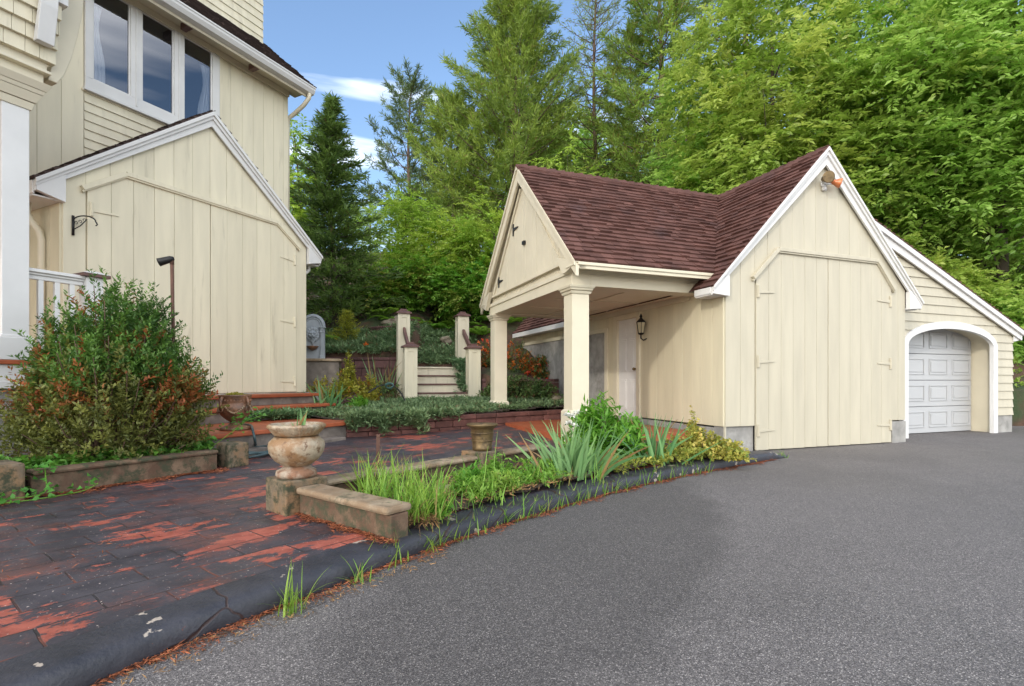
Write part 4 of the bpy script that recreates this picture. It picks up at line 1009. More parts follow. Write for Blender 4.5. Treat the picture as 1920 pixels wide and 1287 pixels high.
# porch on the left
PY = -.98
mb = MB(); mb.box((-4.50,PY,1.28),(-4.29,PY+.21,3.74)); mb.box((-4.53,PY-.03,1.2),(-4.26,PY+.24,1.42)); mb.box((-4.515,PY-.015,1.42),(-4.275,PY+.225,1.445))
col = mb.build('porch_column', white, house, bevel=.006)
mb = MB()
for q0, q1, za_, zb_ in ((.012,.03,3.70,3.77),(.04,.075,3.775,3.86),(.08,.095,3.862,3.90),(.10,.135,3.902,3.97)):
    mb.hexa([(-4.50-q0,PY-q0,za_),(-4.29+q0,PY-q0,za_),(-4.29+q0,PY+.21+q0,za_),(-4.50-q0,PY+.21+q0,za_)],[(-4.50-q1,PY-q1,zb_),(-4.29+q1,PY-q1,zb_),(-4.29+q1,PY+.21+q1,zb_),(-4.50-q1,PY+.21+q1,zb_)])
mb.build('capital', cream2, col, bevel=.003)
mb = MB(); mb.box((-9,PY+.02,3.972),(-4.17,PY+.3,4.12)); mb.box((-9,PY-.05,4.12),(-4.13,PY+.34,4.15)); mb.box((-9,PY+.0,4.15),(-4.15,MY-.03,4.30)); mb.build('porch_beam', cream2, house, bevel=.005)
mb = MB()
for k in range(4):
    z = 4.24+k*.14; o = .03+.04*k; rr = random.Random(k); x = -9
    while x < -4.10:
        w_ = min(rr.uniform(.1,.22), -4.10-x)
        mb.hexa([(x+.002,PY-o-.03,z),(x+w_-.002,PY-o-.03,z),(x+w_-.002,PY+.02,z),(x+.002,PY+.02,z)],[(x+.002,PY-o-.03,z+.14),(x+w_-.002,PY-o-.03,z+.14),(x+w_-.002,PY+.02,z+.14),(x+.002,PY+.02,z+.14)],0,rr.random()); x += w_
mb.build('shingle_skirt', cream, house)
mb = MB(); mb.box((-9,PY-.22,4.81),(-4.06,PY+.2,5.02)); mb.box((-9,PY-.26,5.02),(-4.02,PY+.2,5.10)); mb.box((-9,PY-.21,5.10),(-4.07,PY+.2,7.2)); mb.build('porch_fascia', white, house, bevel=.006)
mb = MB(); prof_ = [(-4.13,4.10),(-4.05,4.10),(-3.99,4.22),(-3.93,4.42),(-3.88,4.66),(-3.84,4.9),(-3.81,5.2),(-3.80,5.6),(-4.09,5.6),(-4.09,4.3)]
mb.prism(prof_, PY+.03, PY+.30, 'y'); mb.build('curved_bracket', cream2, house, bevel=.008)
mb = MB(); mb.prism([(PY-.10,4.36),(PY-.18,4.36),(PY-.26,4.7),(PY-.32,5.3),(PY-.23,5.3),(PY-.23,4.80),(PY-.12,4.45)], -4.30, -4.16, 'x'); mb.build('bracket', white, house, bevel=.006)
mb = MB(); mb.box((-9,PY-.03,1.155),(-3.58,MY-.05,1.2)); mb.build('porch_deck', terra, house, bevel=.008)
mb = MB(); mb.box((-9,PY,.92),(-3.62,PY+.04,1.154)); mb.box((-9,PY-.015,.92),(-3.62,PY-.001,.99)); mb.build('deck_skirt', white, house, bevel=.004)
mb = MB(); mb.box((-9,PY+.06,-.1),(-3.6,MY-.05,1.15)); mb.box((-3.598,-.42,-.1),(-.2,.05,.725)); mb.box((-.2,-.0,-.1),(.35,7.9,.78)); mb.build('foundation', conc, house)
rl = MB(); rl.box((-4.29,PY+.06,2.075),(-3.80,PY+.15,2.10)); rl.box((-4.29,PY+.035,2.10),(-3.80,PY+.175,2.135)); rl.box((-4.29,PY+.08,2.03),(-3.80,PY+.13,2.075)); rail = rl.build('railing', white, house, bevel=.006); rl = MB(); rl.box((-4.26,PY+.07,1.31),(-3.80,PY+.14,1.36)); rl.build('bottom_rail', white, rail, bevel=.006)
for x_ in (-4.167,-4.03,-3.90):
    mb = MB(); mb.box((x_-.022,PY+.083,1.36),(x_+.022,PY+.127,2.03)); mb.build('baluster', white, rail, bevel=.003)
mb = MB(); nx0, nx1 = -3.80, -3.64; mb.box((nx0,PY+.02,.75),(nx1,PY+.18,2.13)); nw = mb.build('newel_post', white, house, bevel=.005)
mb = MB(); mb.box((nx0-.05,PY-.03,2.13),(nx1+.05,PY+.23,2.165)); nc = mb.build('newel_cap', brownp, nw, bevel=.004)
mb = MB(); cx_, cy_ = (nx0+nx1)/2, PY+.10
mb.hexa([(nx0-.05,PY-.03,2.166),(nx1+.05,PY-.03,2.166),(nx1+.05,PY+.23,2.166),(nx0-.05,PY+.23,2.166)],[(cx_-.05,cy_-.05,2.20),(cx_+.05,cy_-.05,2.20),(cx_+.05,cy_+.05,2.20),(cx_-.05,cy_+.05,2.20)]); mb.build('newel_cap', white, nw, bevel=.004)
mb = MB(); mb.box((-3.599,PY+.2,.9),(-3.25,-.05,.98)); mb.build('porch_step', terra, house)

# ================================================================ TERRACOTTA STEPS
steps = thing('entry_steps', 'worn terracotta-topped steps leading up to the cream wing from the patio', 'steps', Hw(-1.8,-1.2,.12), PH)
def stp(x, y): return (x+1.8, y+1.2)
def slab(name, mat, x0, y0, x1, y1, z0, z1, bev=.012):
    mb = MB(); a = stp(x0, y0); b = stp(x1, y1); mb.box((a[0],a[1],z0-.12),(b[0],b[1],z1-.12), 0, rnd.random()); return mb.build(name, mat, steps, bevel=bev)
slab('tread', terra, -3.55, -.52, -.13, -.0, .725, .778); slab('tread', terra, -3.55, -.86, -.10, -.44, .555, .605); slab('tread', terra, -3.45, -2.10, -.93, -.78, .345, .40)
slab('riser', riser, -3.5, -.455, -.19, -.425, .606, .724, .004); slab('riser', riser, -3.5, -.80, -.16, -.72, .401, .554, .004); slab('riser', riser, -3.4, -2.04, -1.0, -.82, .18, .344, .004); slab('foot_slab', riser, -3.4, -2.22, -1.25, -2.0, .1, .20, .01)

# ================================================================ STONE PLANTERS
def block(name, c, d, half, hw, z0, z1, mat, parent, bev=.012, axis=None):
    """box centred on c (x,y) along unit direction d: half length `half`, half width hw"""
    d = Vector((d[0], d[1], 0)).normalized(); n = Vector((-d.y, d.x, 0)); c = Vector((c[0], c[1], 0))
    r = [c-d*half-n*hw, c+d*half-n*hw, c+d*half+n*hw, c-d*half+n*hw]
    mb = MB(); mb.hexa([(p.x,p.y,z0) for p in r], [(p.x,p.y,z1) for p in r]); return mb.build(name, mat, parent, bevel=bev)
def capped(a, b, mat_w, mat_c, root, wz0, wz1, cz, hw, cw, inv):
    o = inv; a = a-o; b = b-o; d = (b-a); L = d.length; c = (a+b)/2
    block('wall', c, d, L/2, hw, wz0, wz1, mat_w, root, .008)
    block('cap', c, d, L/2+.0, cw, wz1+.001, cz, mat_c, root, .018)
pl = thing('planter_wall', 'mossy L-shaped stone planter wall with two square piers beside the driveway bed', 'planter wall', (PU.x, PU.y, .12)); o_ = Vector((PU.x, PU.y, 0))
capped(PU+pu*.17, P2-pu*.14, stone_wall, stone_cap, pl, -.02, .125, .165, .055, .095, o_)
capped(P2+pu*.14, P3, stone_wall, stone_cap, pl, -.02, .125, .165, .055, .095, o_)
ad = (A1-A0).normalized(); an = Vector((-ad.y, ad.x, 0)); capped(A0+ad*.0, A1+an*0, stone_wall, stone_cap, pl, -.04, .125, .170, .065, .095, o_)
block('pier', (0,0), pu, .15, .15, -.03, .21, stone_pier, pl, .01); block('pier', P2-o_, pu, .145, .145, -.03, .20, stone_pier, pl, .01)
L0, L1 = Vector((-3.70,3.98,0)), Vector((-2.98,5.17,0)); ld = (L1-L0).normalized(); o_ = L0
pl2 = thing('planter_wall', 'low brown stone wall with rounded cap below the large yew bush', 'planter wall', (L0.x, L0.y, .12))
capped(L0-ld*.02, L1, stone_wall, stone_wall, pl2, -.02, .15, .19, .055, .085, o_)
block('pier', Vector((-3.83,3.78,0))-o_, ld, .16, .17, -.02, .27, stone_pier, pl2, .02); block('pier', Vector((-2.91,5.38,0))-o_, ld, .11, .12, -.02, .235, stone_pier, pl2, .02)

# ledge edging the raised bed: two courses of brown bricks
def course_wall(name, label, cat, pts, z0, rows, rh, bl, dep, mat, seed, cap=None, face=-1, group=None):
    rr = random.Random(seed); root = thing(name, label, cat, (pts[0][0], pts[0][1], z0), 0, group); o = Vector((pts[0][0], pts[0][1], 0)); mb = MB(); mc = MB()
    for k in range(len(pts)-1):
        a, b = Vector((pts[k][0], pts[k][1], 0))-o, Vector((pts[k+1][0], pts[k+1][1], 0))-o; d = (b-a).normalized(); L = (b-a).length; n = Vector((-d.y, d.x, 0))
        for r in range(rows+(1 if cap else 0)):
            s = -rr.random()*bl
            while s < L:
                w_ = bl*rr.uniform(.8, 1.2); s_0, s_1 = max(0, s+.004), min(L, s+w_-.004); q = rr.uniform(-.008, .008)
                if s_1-s_0 > .03:
                    zz0, zz1 = r*rh+.003, (r+1)*rh-.003; dp = dep
                    if r == rows: zz1 = zz0+cap; q -= .02
                    P = [a+d*s_0+n*q, a+d*s_1+n*q, a+d*s_1+n*(dp), a+d*s_0+n*(dp)]
                    (mc if r == rows else mb).hexa([(p.x,p.y,zz0) for p in P], [(p.x,p.y,zz1+rr.uniform(-.004,.004)) for p in P], 0, rr.random())
                s += w_
    mb.build('wall', mat, root, bevel=.012)
    if cap: mc.build('cap', mat, root, bevel=.012)
    return root
course_wall('brick_ledge', 'low ledge of brown bricks running behind the porch post', 'brick edging', [(-2.42,7.55),(-1.35,8.12),(1.04,10.1),(1.72,10.68)], .12, 2, .115, .42, .22, brickm, 51, .075)
course_wall('retaining_wall', 'brown block retaining wall between the lion fountain and the garden stairs', 'retaining wall', [(-6.0,12.9),(-2.75,12.9)], .5, 5, .20, .42, .25, blockm, 52, .07)
course_wall('retaining_wall', 'brown block retaining wall half hidden by the hedge right of the garden stairs', 'retaining wall', [(-.72,12.25),(.35,11.95),(.95,11.6)], .45, 3, .17, .4, .25, blockm, 53, .07)
def hz_(x, y): return float(hill(x, y))
course_wall('retaining_wall', 'upper brown block wall on the slope above the stairs', 'retaining wall', [(-2.35,15.9),(-1.3,15.9)], hz_(-2,15.7)-.1, 2, .13, .4, .2, blockm, 54, .05)
course_wall('block_stack', 'short stack of dark blocks under a pale rock above the stairs', 'blocks', [(-2.02,14.5),(-1.72,14.5)], hz_(-1.9,14.3)-.05, 2, .16, .3, .3, blockm, 55)
course_wall('retaining_wall', 'short curved brown block wall left of the tall stair posts', 'retaining wall', [(-4.05,14.6),(-3.6,14.3),(-3.1,14.1)], hz_(-3.6,14.4)-.15, 2, .15, .3, .2, blockm, 56, .05)
tw = thing('timber_steps', 'brown timber retaining steps beside the lean-to garage corner', 'timber steps', Bw(7.75, 1.3, 0), TH)
for k in range(4):
    mb = MB(); mb.box((-.2+.0*k,.25*k,.0+k*.17),(2.2,.25*k+.22,.165+k*.17), 0, rnd.random()); mb.build('timber', timber, tw, bevel=.012)

# rocks
def rock(label, p, r, seed, sq=.7):
    rr = random.Random(seed); bm = bmesh.new(); bmesh.ops.create_icosphere(bm, subdivisions=3, radius=1)
    ph = [rr.uniform(0, 6) for _ in range(6)]
    for v in bm.verts:
        c = v.co; f = 1+.18*math.sin(3*c.x+ph[0])*math.sin(2.5*c.y+ph[1])+.14*math.sin(4*c.z+ph[2]+2*c.x)+.06*math.sin(9*c.y+ph[3])
        v.co = Vector((c.x*f*r, c.y*f*r*.8, c.z*f*r*sq))
    me = bpy.data.meshes.new('rock'); bm.to_mesh(me); bm.free(); me.materials.append(rockm)
    ob = bpy.data.objects.new('rock', me); C.objects.link(ob); ob.location = p; ob.rotation_euler = (0,0,rr.random()*6); return tag(ob, label, 'rock')
rock('pale rock resting on the dark block stack', (-1.87,14.62,hz_(-1.9,14.3)+.37), .17, 1)
rock('brown boulder at the foot of the concrete barn wall', (.95,11.25,.55), .2, 2)
rock('pale flat rock in the weedy planting bed', at(838,918,.16)+Vector((0,0,.0)), .075, 3, .5)
rock('low boulder beside the short curved block wall', (-3.35,14.9,hz_(-3.35,14.9)+.1), .4, 4, .5)

# ================================================================ GARDEN STAIRS
sx, sy = -1.62, 12.0; stairs = thing('garden_stairs', 'cream garden stairs with four paneled posts climbing to the terrace', 'stairs', (sx, sy, .52), TH)
def post(x, y, z0, z1):
    h = .145; mb = MB(); mb.box((x-h+.012,y-h+.012,z0),(x+h-.012,y+h-.012,z1))
    for s_ in (-1, 1):                       # face frames around a sunk panel
        f = lambda a, b, c, d, e, g: mb.box((x+a, y+b, c), (x+d, y+e, g))
        yy0, yy1 = (-h, -h+.013) if s_ < 0 else (h-.013, h)
        f(-h, yy0, z0, -h+.085, yy1, z1); f(h-.085, yy0, z0, h, yy1, z1); f(-h+.085, yy0, z0, h-.085, yy1, z0+.2); f(-h+.085, yy0, z1-.09, h-.085, yy1, z1)
        xx0, xx1 = (-h, -h+.013) if s_ < 0 else (h-.013, h)
        f(xx0, -h+.014, z0, xx1, -h+.085, z1); f(xx0, h-.085, z0, xx1, h-.014, z1); f(xx0, -h+.085, z0, xx1, h-.085, z0+.2); f(xx0, -h+.085, z1-.09, xx1, h-.085, z1)
    po = mb.build('newel_post', cream, stairs, bevel=.004)
    mb = MB(); q = h+.04
    mb.box((x-q,y-q,z1),(x+q,y+q,z1+.035)); mb.hexa([(x-q,y-q,z1+.036),(x+q,y-q,z1+.036),(x+q,y+q,z1+.036),(x-q,y+q,z1+.036)],[(x-.09,y-.09,z1+.085),(x+.09,y-.09,z1+.085),(x+.09,y+.09,z1+.085),(x-.09,y+.09,z1+.085)]); mb.box((x-.08,y-.08,z1+.085),(x+.08,y+.08,z1+.125))
    mb.build('cap', brownp, po, bevel=.008)
hwid = .745
post(-hwid, 0, -.06, 1.22); post(hwid, 0, -.06, 1.22); post(-hwid, 1.02, -.1, 2.10); post(hwid, 1.02, -.1, 2.10)
for k in range(4):
    mb = MB(); mb.box((-hwid+.14, .03+.29*k, -.1+.205*k),(hwid-.14, .07+.29*k, .205*(k+1)-.045+(.03 if k == 3 else 0))); mb.build('riser', cream, stairs, bevel=.003)
    mb = MB(); mb.box((-hwid+.14, -.0+.29*k, .205*(k+1)-.044),(hwid-.14, .33+.29*k, .205*(k+1)-.008)); mb.build('tread', brownp if k < 3 else cream, stairs, bevel=.006)
for s_ in (-1, 1):
    mb = MB(); mb.bar((s_*hwid-.0,.10,1.16),(s_*hwid,.90,1.72), .06, .13); mb.build('handrail', brownp, stairs, bevel=.008)
    mb = MB(); mb.prism([(.05,-.1),(1.0,-.1),(1.0,.95),(.05,.2)], s_*(hwid-.03)-.02, s_*(hwid-.03)+.02, 'x'); mb.build('stringer', cream, stairs)

# ================================================================ LION FOUNTAIN
FX, FY, FZ = -4.33, 11.25, 1.47
fo = thing('wall_fountain', 'grey arched wall fountain with a lion mask behind the house corner', 'fountain', (FX, FY, FZ), R(12))
mb = MB(); hw = .24; Rr = .245
back = [(-hw,0),(hw,0),(hw,.70)]+[(hw*math.cos(t_), .70+.26*math.sin(t_)) for t_ in np.linspace(.1,3.04,20)]+[(-hw,.70)]
mb.prism(back, -.02, .06, 'y'); mb.build('back_panel', greyfount, fo, bevel=.005)
mb = MB()
for rr_, wd_, dpt in ((hw-.03,.03,-.055),(hw-.075,.022,-.04),(hw+.0,.02,-.035)):
    pts = [(rr_*math.cos(t_), dpt*.5, .70+(rr_+.015)*math.sin(t_)) for t_ in np.linspace(0,math.pi,24)]
    mb.tube(pts, wd_*.8, 8)
mb.build('arch_moulding', greyfount, fo, True)
for s_ in (-1, 1):
    mb = MB(); x = s_*(hw-.045)
    mb.box((x-.04,-.07,.08),(x+.04,-.0,.56)); mb.box((x-.055,-.085,0),(x+.055,.0,.08)); mb.box((x-.055,-.085,.56),(x+.055,.0,.60)); mb.box((x-.07,-.10,.665),(x+.07,.0,.70)); mb.box((x-.045,-.075,.60),(x+.045,.0,.665)); mb.build('column', greyfount, fo, bevel=.01)
mb = MB(); lz = .52                        # lion mask: mane lobes, brow, muzzle, nose, cheeks
for t_ in np.linspace(0, 6.28, 15)[:-1]: mb.ball((.105*math.cos(t_), -.04, lz+.125*math.sin(t_)), (.042,.04,.05), 8)
mb.ball((0,-.05,lz), (.09,.06,.10), 12)
for s_ in (-1, 1):
    mb.ball((s_*.045,-.098,lz+.035), (.038,.022,.018), 8); mb.ball((s_*.03,-.115,lz-.04), (.032,.03,.024), 8); mb.ball((s_*.075,-.05,lz+.105), (.03,.03,.035), 8); mb.ball((s_*.06,-.09,lz-.01), (.028,.025,.03), 8)
mb.ball((0,-.115,lz+.005), (.02,.03,.05), 8); mb.ball((0,-.135,lz-.02), (.024,.018,.014), 8); mb.ball((0,-.10,lz-.085), (.035,.03,.02), 8)
mb.lathe([(0,-.26),(.03,-.2),(.05,-.15),(.04,-.12)], (0,-.03,lz), 10); mb.build('lion_mask', greyfount, fo, True)
mb = MB(); mb.lathe([(0,0),(.03,.01),(.08,.04),(.115,.08),(.125,.10),(.11,.10),(.07,.06),(0,.05)], (0,-.09,.17), 20, wob=lambda i, t: 1+.05*math.cos(10*t)); mb.build('basin', urn_dark, fo, True)
fb = thing('fountain_base', 'stone block base with a pale slab top under the lion fountain', 'stone base', (FX+.08, FY, .5), R(12))
mb = MB(); mb.box((-.5,-.22,0),(.48,.3,.90)); mb.build('block', riser, fb, bevel=.01); mb = MB(); mb.box((-.55,-.27,.905),(.53,.35,.965)); mb.build('slab', stone_cap, fb, bevel=.012)

# ================================================================ URNS, POTS, LIGHTS, HOSE
u = thing('stone_urn', 'big weathered tan urn with a scalloped rim on the front pier', 'urn', (PU.x, PU.y, .331))
mb = MB(); mb.lathe([(0,0),(.125,0),(.135,.02),(.13,.045),(.10,.06),(.085,.075),(.0,.08)], (0,0,0), 40, wob=lambda i, t: 1+.02*math.sin(5*t+i)); mb.build('foot', urn_foot, u, True)
mb = MB(); wobu = lambda i, t: 1+.012*math.sin(3*t+i*.5)+.008*math.sin(7*t+i)
mb.lathe([(.07,.07),(.10,.085),(.145,.12),(.178,.17),(.186,.215),(.180,.245),(.150,.272),(.140,.285),(.138,.275),(.125,.285),(.12,.27),(0,.265)], (0,0,0), 56, wob=wobu); bowl = mb.build('bowl', urn_stone, u, True)
mb = MB(); mb.lathe([(.138,.286),(.150,.295),(.166,.318),(.182,.338),(.190,.350),(.188,.362),(.176,.368),(.160,.362),(.148,.345),(.136,.30)], (0,0,0), 96, wob=lambda i, t: 1+(.03*math.cos(30*t) if 1 < i < 5 else 0)); mb.build('rim', urn_stone, u, True)
mb = MB(); mb.lathe([(0,.325),(.14,.32)], (0,0,0), 24); mb.build('soil', soilm, u)
u2 = thing('stone_urn', 'dark classical urn with garlands and ring handles on the terracotta landing', 'urn', at(441,806,.402), R(25))
mb = MB(); mb.lathe([(0,0),(.165,0),(.168,.02),(.14,.04),(.08,.06),(.055,.085),(.06,.10),(.10,.125),(.155,.18),(.185,.24),(.188,.285),(.170,.31),(.165,.318),(.172,.335),(.175,.40),(.182,.408),(.182,.425),(.165,.425),(.16,.39),(0,.385)], (0,0,0), 48); ub = mb.build('bowl', urn_dark, u2, True)
mb = MB()
for k in range(4):
    a = k*math.pi/2
    for t_ in np.linspace(-.55, .55, 13):
        rr_ = .188; z = .285-.075*math.cos(t_/.55*1.57)
        mb.ball((rr_*math.cos(a+t_), rr_*math.sin(a+t_), z), .014, 6)
mb.build('garland', urn_stone, ub, True)
for k in range(4):
    a = k*math.pi/2+math.pi/4; mb = MB(); c_, s_ = math.cos(a), math.sin(a)
    mb.tube([(c_*.178,s_*.178,.40),(c_*.20,s_*.20,.36),(c_*.205,s_*.205,.31),(c_*.198,s_*.198,.28)], .016, 8)
    mb.tube([(c_*.205+ -s_*.032*math.sin(t_), s_*.205+c_*.032*math.sin(t_), .255-.032*math.cos(t_)) for t_ in np.linspace(0,6.28,14)], .008, 6); mb.build('ring_handle', urn_dark, ub, True)
mb = MB()
for t_ in np.linspace(0,6.283,33)[:-1]: mb.box((.176*math.cos(t_)-.006,.176*math.sin(t_)-.006,.35),(.176*math.cos(t_)+.006,.176*math.sin(t_)+.006,.37))
mb.build('dentil_band', urn_dark, ub)
bush('moss_plant', 'bright yellow-green stonecrop filling the dark classical urn', 'plant', tuple(at(441,806,.402)+Vector((0,0,.395))), (.16,.16,.05), 61, f_gold, 260, 6, .018, .012, .03, stems=0, upb=.9, shell=.3)
u3 = thing('metal_pot', 'tarnished brass pot with a flared rim on the far pier', 'pot', (P2.x, P2.y, .321))
mb = MB(); mb.lathe([(0,0),(.088,0),(.096,.015),(.098,.03),(.094,.04),(.112,.20),(.118,.215),(.128,.222),(.150,.240),(.155,.252),(.150,.258),(.125,.245),(.112,.22),(.09,.05),(0,.045)], (0,0,0), 20); mb.build('bowl', urn_brass, u3, True)
mb = MB(); mb.lathe([(.103,.09),(.108,.093),(.108,.10),(.105,.103)], (0,0,0), 28); mb.lathe([(.108,.165),(.114,.168),(.114,.175),(.110,.178)], (0,0,0), 28); mb.build('relief_band', urn_brass, u3, True)
# path light on a tall stem behind the yew
pp = pt(325, 560, 5.35); pl_ = thing('path_light', 'dark spotlight on a tall stem rising behind the yew bush', 'garden light', (pp.x, pp.y, .2))
mb = MB(); zt_ = pt(322, 491, 5.35).z-.2; mb.tube([(.02,0,0),(.0,0,zt_*.6),(-.015,0,zt_)], .017, 10); mb.build('stem', rust, pl_, True)
mb = MB(); par_d = Vector((-.88,-.30,-.36)); hd_ = Vector((-.035,-.01,zt_+.02))
t_m = MB(); t_m.lathe([(0,-.06),(.022,-.055),(.038,-.02),(.042,.03),(.046,.09),(.05,.13),(.045,.13),(.036,.06),(0,.05)], (0,0,0), 18); M = par_d.to_track_quat('Z','Y').to_matrix()
mb.add([M @ Vector((v[0]*.95,v[1]*.85,v[2]*.78)) + hd_ for v in t_m.v], t_m.f); mb.build('lamp_head', iron, pl_, True)
mb = MB(); mb.tube([(-.015,0,zt_-.03),(-.012,0,zt_+.02),(-.035,-.01,zt_+.025)], .02, 8); mb.build('knuckle', rust, pl_, True)
# steel stake in the bed
sp = at(708, 905, .17); mb = MB(); d_ = Vector((.5,-.2,0)); mb.hexa([(-.016,-.004,-.1),(.016,-.004,-.1),(.016,.004,-.1),(-.016,.004,-.1)],[(-.010,-.004,.41),(.020,-.004,.41),(.020,.004,.41),(-.010,.004,.41)]); mb.tube([(.006,-.01,.39),(.006,.01,.39)], .006, 6)
ob = mb.build('garden_stake', rust, None, bevel=.001); ob.location = (sp.x, sp.y, .15); ob.rotation_euler = (0,0,.2); tag(ob, 'thin rusty steel stake standing upright in the planting bed', 'stake')
# garden hose
hp = [at(458,796,.42), at(470,798,.43), at(476,806,.415)+Vector((0,-.03,0)), at(478,826,.30), at(477,838,.19)]
cx_, cy_ = at(492,846,.15).x-.02, at(492,851,.15).y
cc_ = [Vector((cx_-.0+(.22+.01*k)*math.cos(t_), cy_+(.20)*math.sin(t_), .137+.020*(k/22)+.012*math.sin(t_*2.3))) for k, t_ in enumerate(np.linspace(2.6, 2.6+6.283*3.2, 66))]
for k, v_ in enumerate(cc_): v_.z += pz(cy_+.1)-.122
for k, v_ in enumerate(cc_): v_.x = cx_+(.20+.035*math.sin(k*.13))*math.cos(2.6+6.283*3.2*k/65); v_.y = cy_+(.24+.04*math.cos(k*.2))*math.sin(2.6+6.283*3.2*k/65)
def spline(pts, n=8):
    out = []; p = [pts[0]]+list(pts)+[pts[-1]]
    for i in range(1, len(p)-2):
        for k in range(n):
            t = k/n; a, b, c, d = p[i-1], p[i], p[i+1], p[i+2]
            out.append(.5*((2*b)+(c-a)*t+(2*a-5*b+4*c-d)*t*t+(3*b-a-3*c+d)*t**3))
    return out+[pts[-1]]
mb = MB(); mb.tube(spline(hp+cc_, 5), .015, 8); tag(mb.build('garden_hose', rubber, None, True), 'dark green garden hose coiled on the patio below the landing', 'hose')
ip = [pt(690,737,10.2), pt(712,724,10.3), pt(733,722,10.3), pt(750,735,10.2), pt(762,757,10.1)]
mb = MB(); mb.tube(spline(ip, 8), .014, 8); ir = mb.build('irrigation_tube', iron, None, True); tag(ir, 'black irrigation tube arching over plants beside the stair post', 'tube')
mb = MB(); q_ = pt(730,723,10.28)
for k in range(3): mb.tube([q_+Vector(((.10-.01*k)*math.cos(t_)*.8, .03*math.sin(t_*2)+.01*k, .05*math.sin(t_)-.01*k)) for t_ in np.linspace(0,6.28,14)], .012, 6)
tag(mb.build('hose_coil', solid('teal_hose', (.06,.13,.12), .5, .2, 9, 40, 0), None, True), 'small teal hose loop hanging on the arched irrigation tube', 'hose')
bk = thing('plastic_basket', 'dark tilted plastic lattice basket beside the upper tread', 'basket', at(652,758,.52), .5)
mb = MB(); mb.box((-.19,-.13,0),(.19,.13,.015)); bk.rotation_euler = (.25,-.3,.4)
for i in range(6):
    x = -.19+.076*i; mb.box((x-.006,-.136,0),(x+.006,-.124,.16)); mb.box((x-.006,.124,0),(x+.006,.136,.16))
for z in (.05,.10,.16): 
    for y in (-.13,.13): mb.box((-.196,y-.006,z-.006),(.196,y+.006,z+.006))
    for x in (-.19,.19): mb.box((x-.006,-.13,z-.006),(x+.006,.13,z+.006))
mb.build('lattice', brownp, bk); 
mb = MB(); mb.box((-.17,-.11,.02),(.17,.11,.12)); mb.build('soil', soilm, bk)

# ================================================================ GROUND COVER AND SMALL PLANTS
def carpet(name, label, cat, poly, zf, n, seed, mat, L=.10, W=.028, h=.10, nf=5, alt=.04, extra=None, kind='stuff', up=.45, spread=.8):
    rng = np.random.default_rng(seed); xs = [p[0] for p in poly]; ys = [p[1] for p in poly]; pts = []
    while len(pts) < n:
        x, y = rng.uniform(min(xs), max(xs)), rng.uniform(min(ys), max(ys))
        if inpoly(x, y, poly): pts.append((x, y, float(zf(x, y))))
    P = np.array(pts); m = .5+.5*np.sin(P[:,0]*5+1)*np.sin(P[:,1]*4.3) ; P[:,2] += h*(.15+.85*m)*rng.random(n)**.7
    if extra is not None: P = np.concatenate([P, extra])
    n = len(P); az = rng.random(n)*6.283; TD = unit(np.stack([np.cos(az), np.sin(az), rng.random(n)*up*2], 1))
    PP = np.repeat(P, nf, 0); k = n*nf; D = unit(np.repeat(TD, nf, 0)+rng.normal(size=(k,3))*spread*.6)
    PP = PP + np.repeat(TD, nf, 0)*(np.tile(np.arange(nf)/nf, n)*L)[:, None]
    r = np.clip(np.repeat(rng.random(n)*.8, nf)+rng.normal(size=k)*.12+.1, 0, 1); g = np.repeat((rng.random(n) < alt)*.8, nf)
    o = leaf_obj(name, PP, D, unit(UP+rng.normal(size=(k,3))*.4), L*(.6+.7*rng.random(k)), W, r, g, mat)
    return tag(o, label, cat, None, kind)
rng0 = np.random.default_rng(5)
def edge_drape(a, b, n, z0, drop, dep):
    t = rng0.random(n)[:, None]; a, b = np.array(a), np.array(b); d = unit((b-a)[None])[0]; nn = np.array([d[1], -d[0]])
    q = rng0.random(n)**1.6; lump = .5+.5*np.sin(t[:,0]*11)*np.sin(t[:,0]*23+1)
    xy = a+(b-a)*t+nn*(dep*(.25+.75*rng0.random(n))*lump)[:, None]; return np.concatenate([xy, (z0-drop*q*lump)[:, None]], 1)
ex = np.concatenate([edge_drape((-2.4,7.6), (-1.45,8.1), 1700, .48, .30, .30), edge_drape((-1.45,8.1), (-.9,8.5), 300, .48, .12, .12)])
jun1 = [(-2.33,7.66),(-1.16,8.42),(1.0,10.28),(1.62,10.7),(1.3,11.6),(.6,12.0),(-.5,12.1),(-.75,11.9),(-2.5,11.9),(-3.0,11.2),(-3.0,10.2),(-3.25,9.3),(-3.45,8.7),(-3.3,8.45)]
carpet('juniper', 'low blue-green juniper carpet spreading below the garden stairs', 'juniper', jun1, lambda x, y: zr(x, y)+.0, 7600, 71, f_junip, .08, .021, .055, 5, extra=ex)
carpet('juniper', 'juniper strip creeping along the terracotta tread edge', 'juniper', [tuple(Hw(-2.1,-.83)[:2]), tuple(Hw(-.9,-1.15)[:2]), tuple(Hw(-.8,-.5)[:2]), tuple(Hw(-1.2,-.86)[:2])], lambda x, y: .42, 500, 72, f_junip, .10, .026, .08)
carpet('juniper', 'dark green juniper mat covering the terrace beside the fountain', 'juniper', [(-6,12.95),(-2.8,12.95),(-2.8,14.7),(-6,14.7)], hill, 3800, 73, f_junip, .12, .032, .14)
carpet('juniper', 'juniper mat filling the path at the top of the garden stairs', 'juniper', [(-2.45,13.2),(-1.0,13.2),(-1.2,15.8),(-2.7,15.8)], hill, 2400, 74, f_junip, .12, .032, .16)
ex = np.array([[-1.28+rng0.normal()*.07+.16*t, 13.0-.75*t+rng0.normal()*.05, 1.48-.75*t+rng0.normal()*.04] for t in rng0.random(260)])
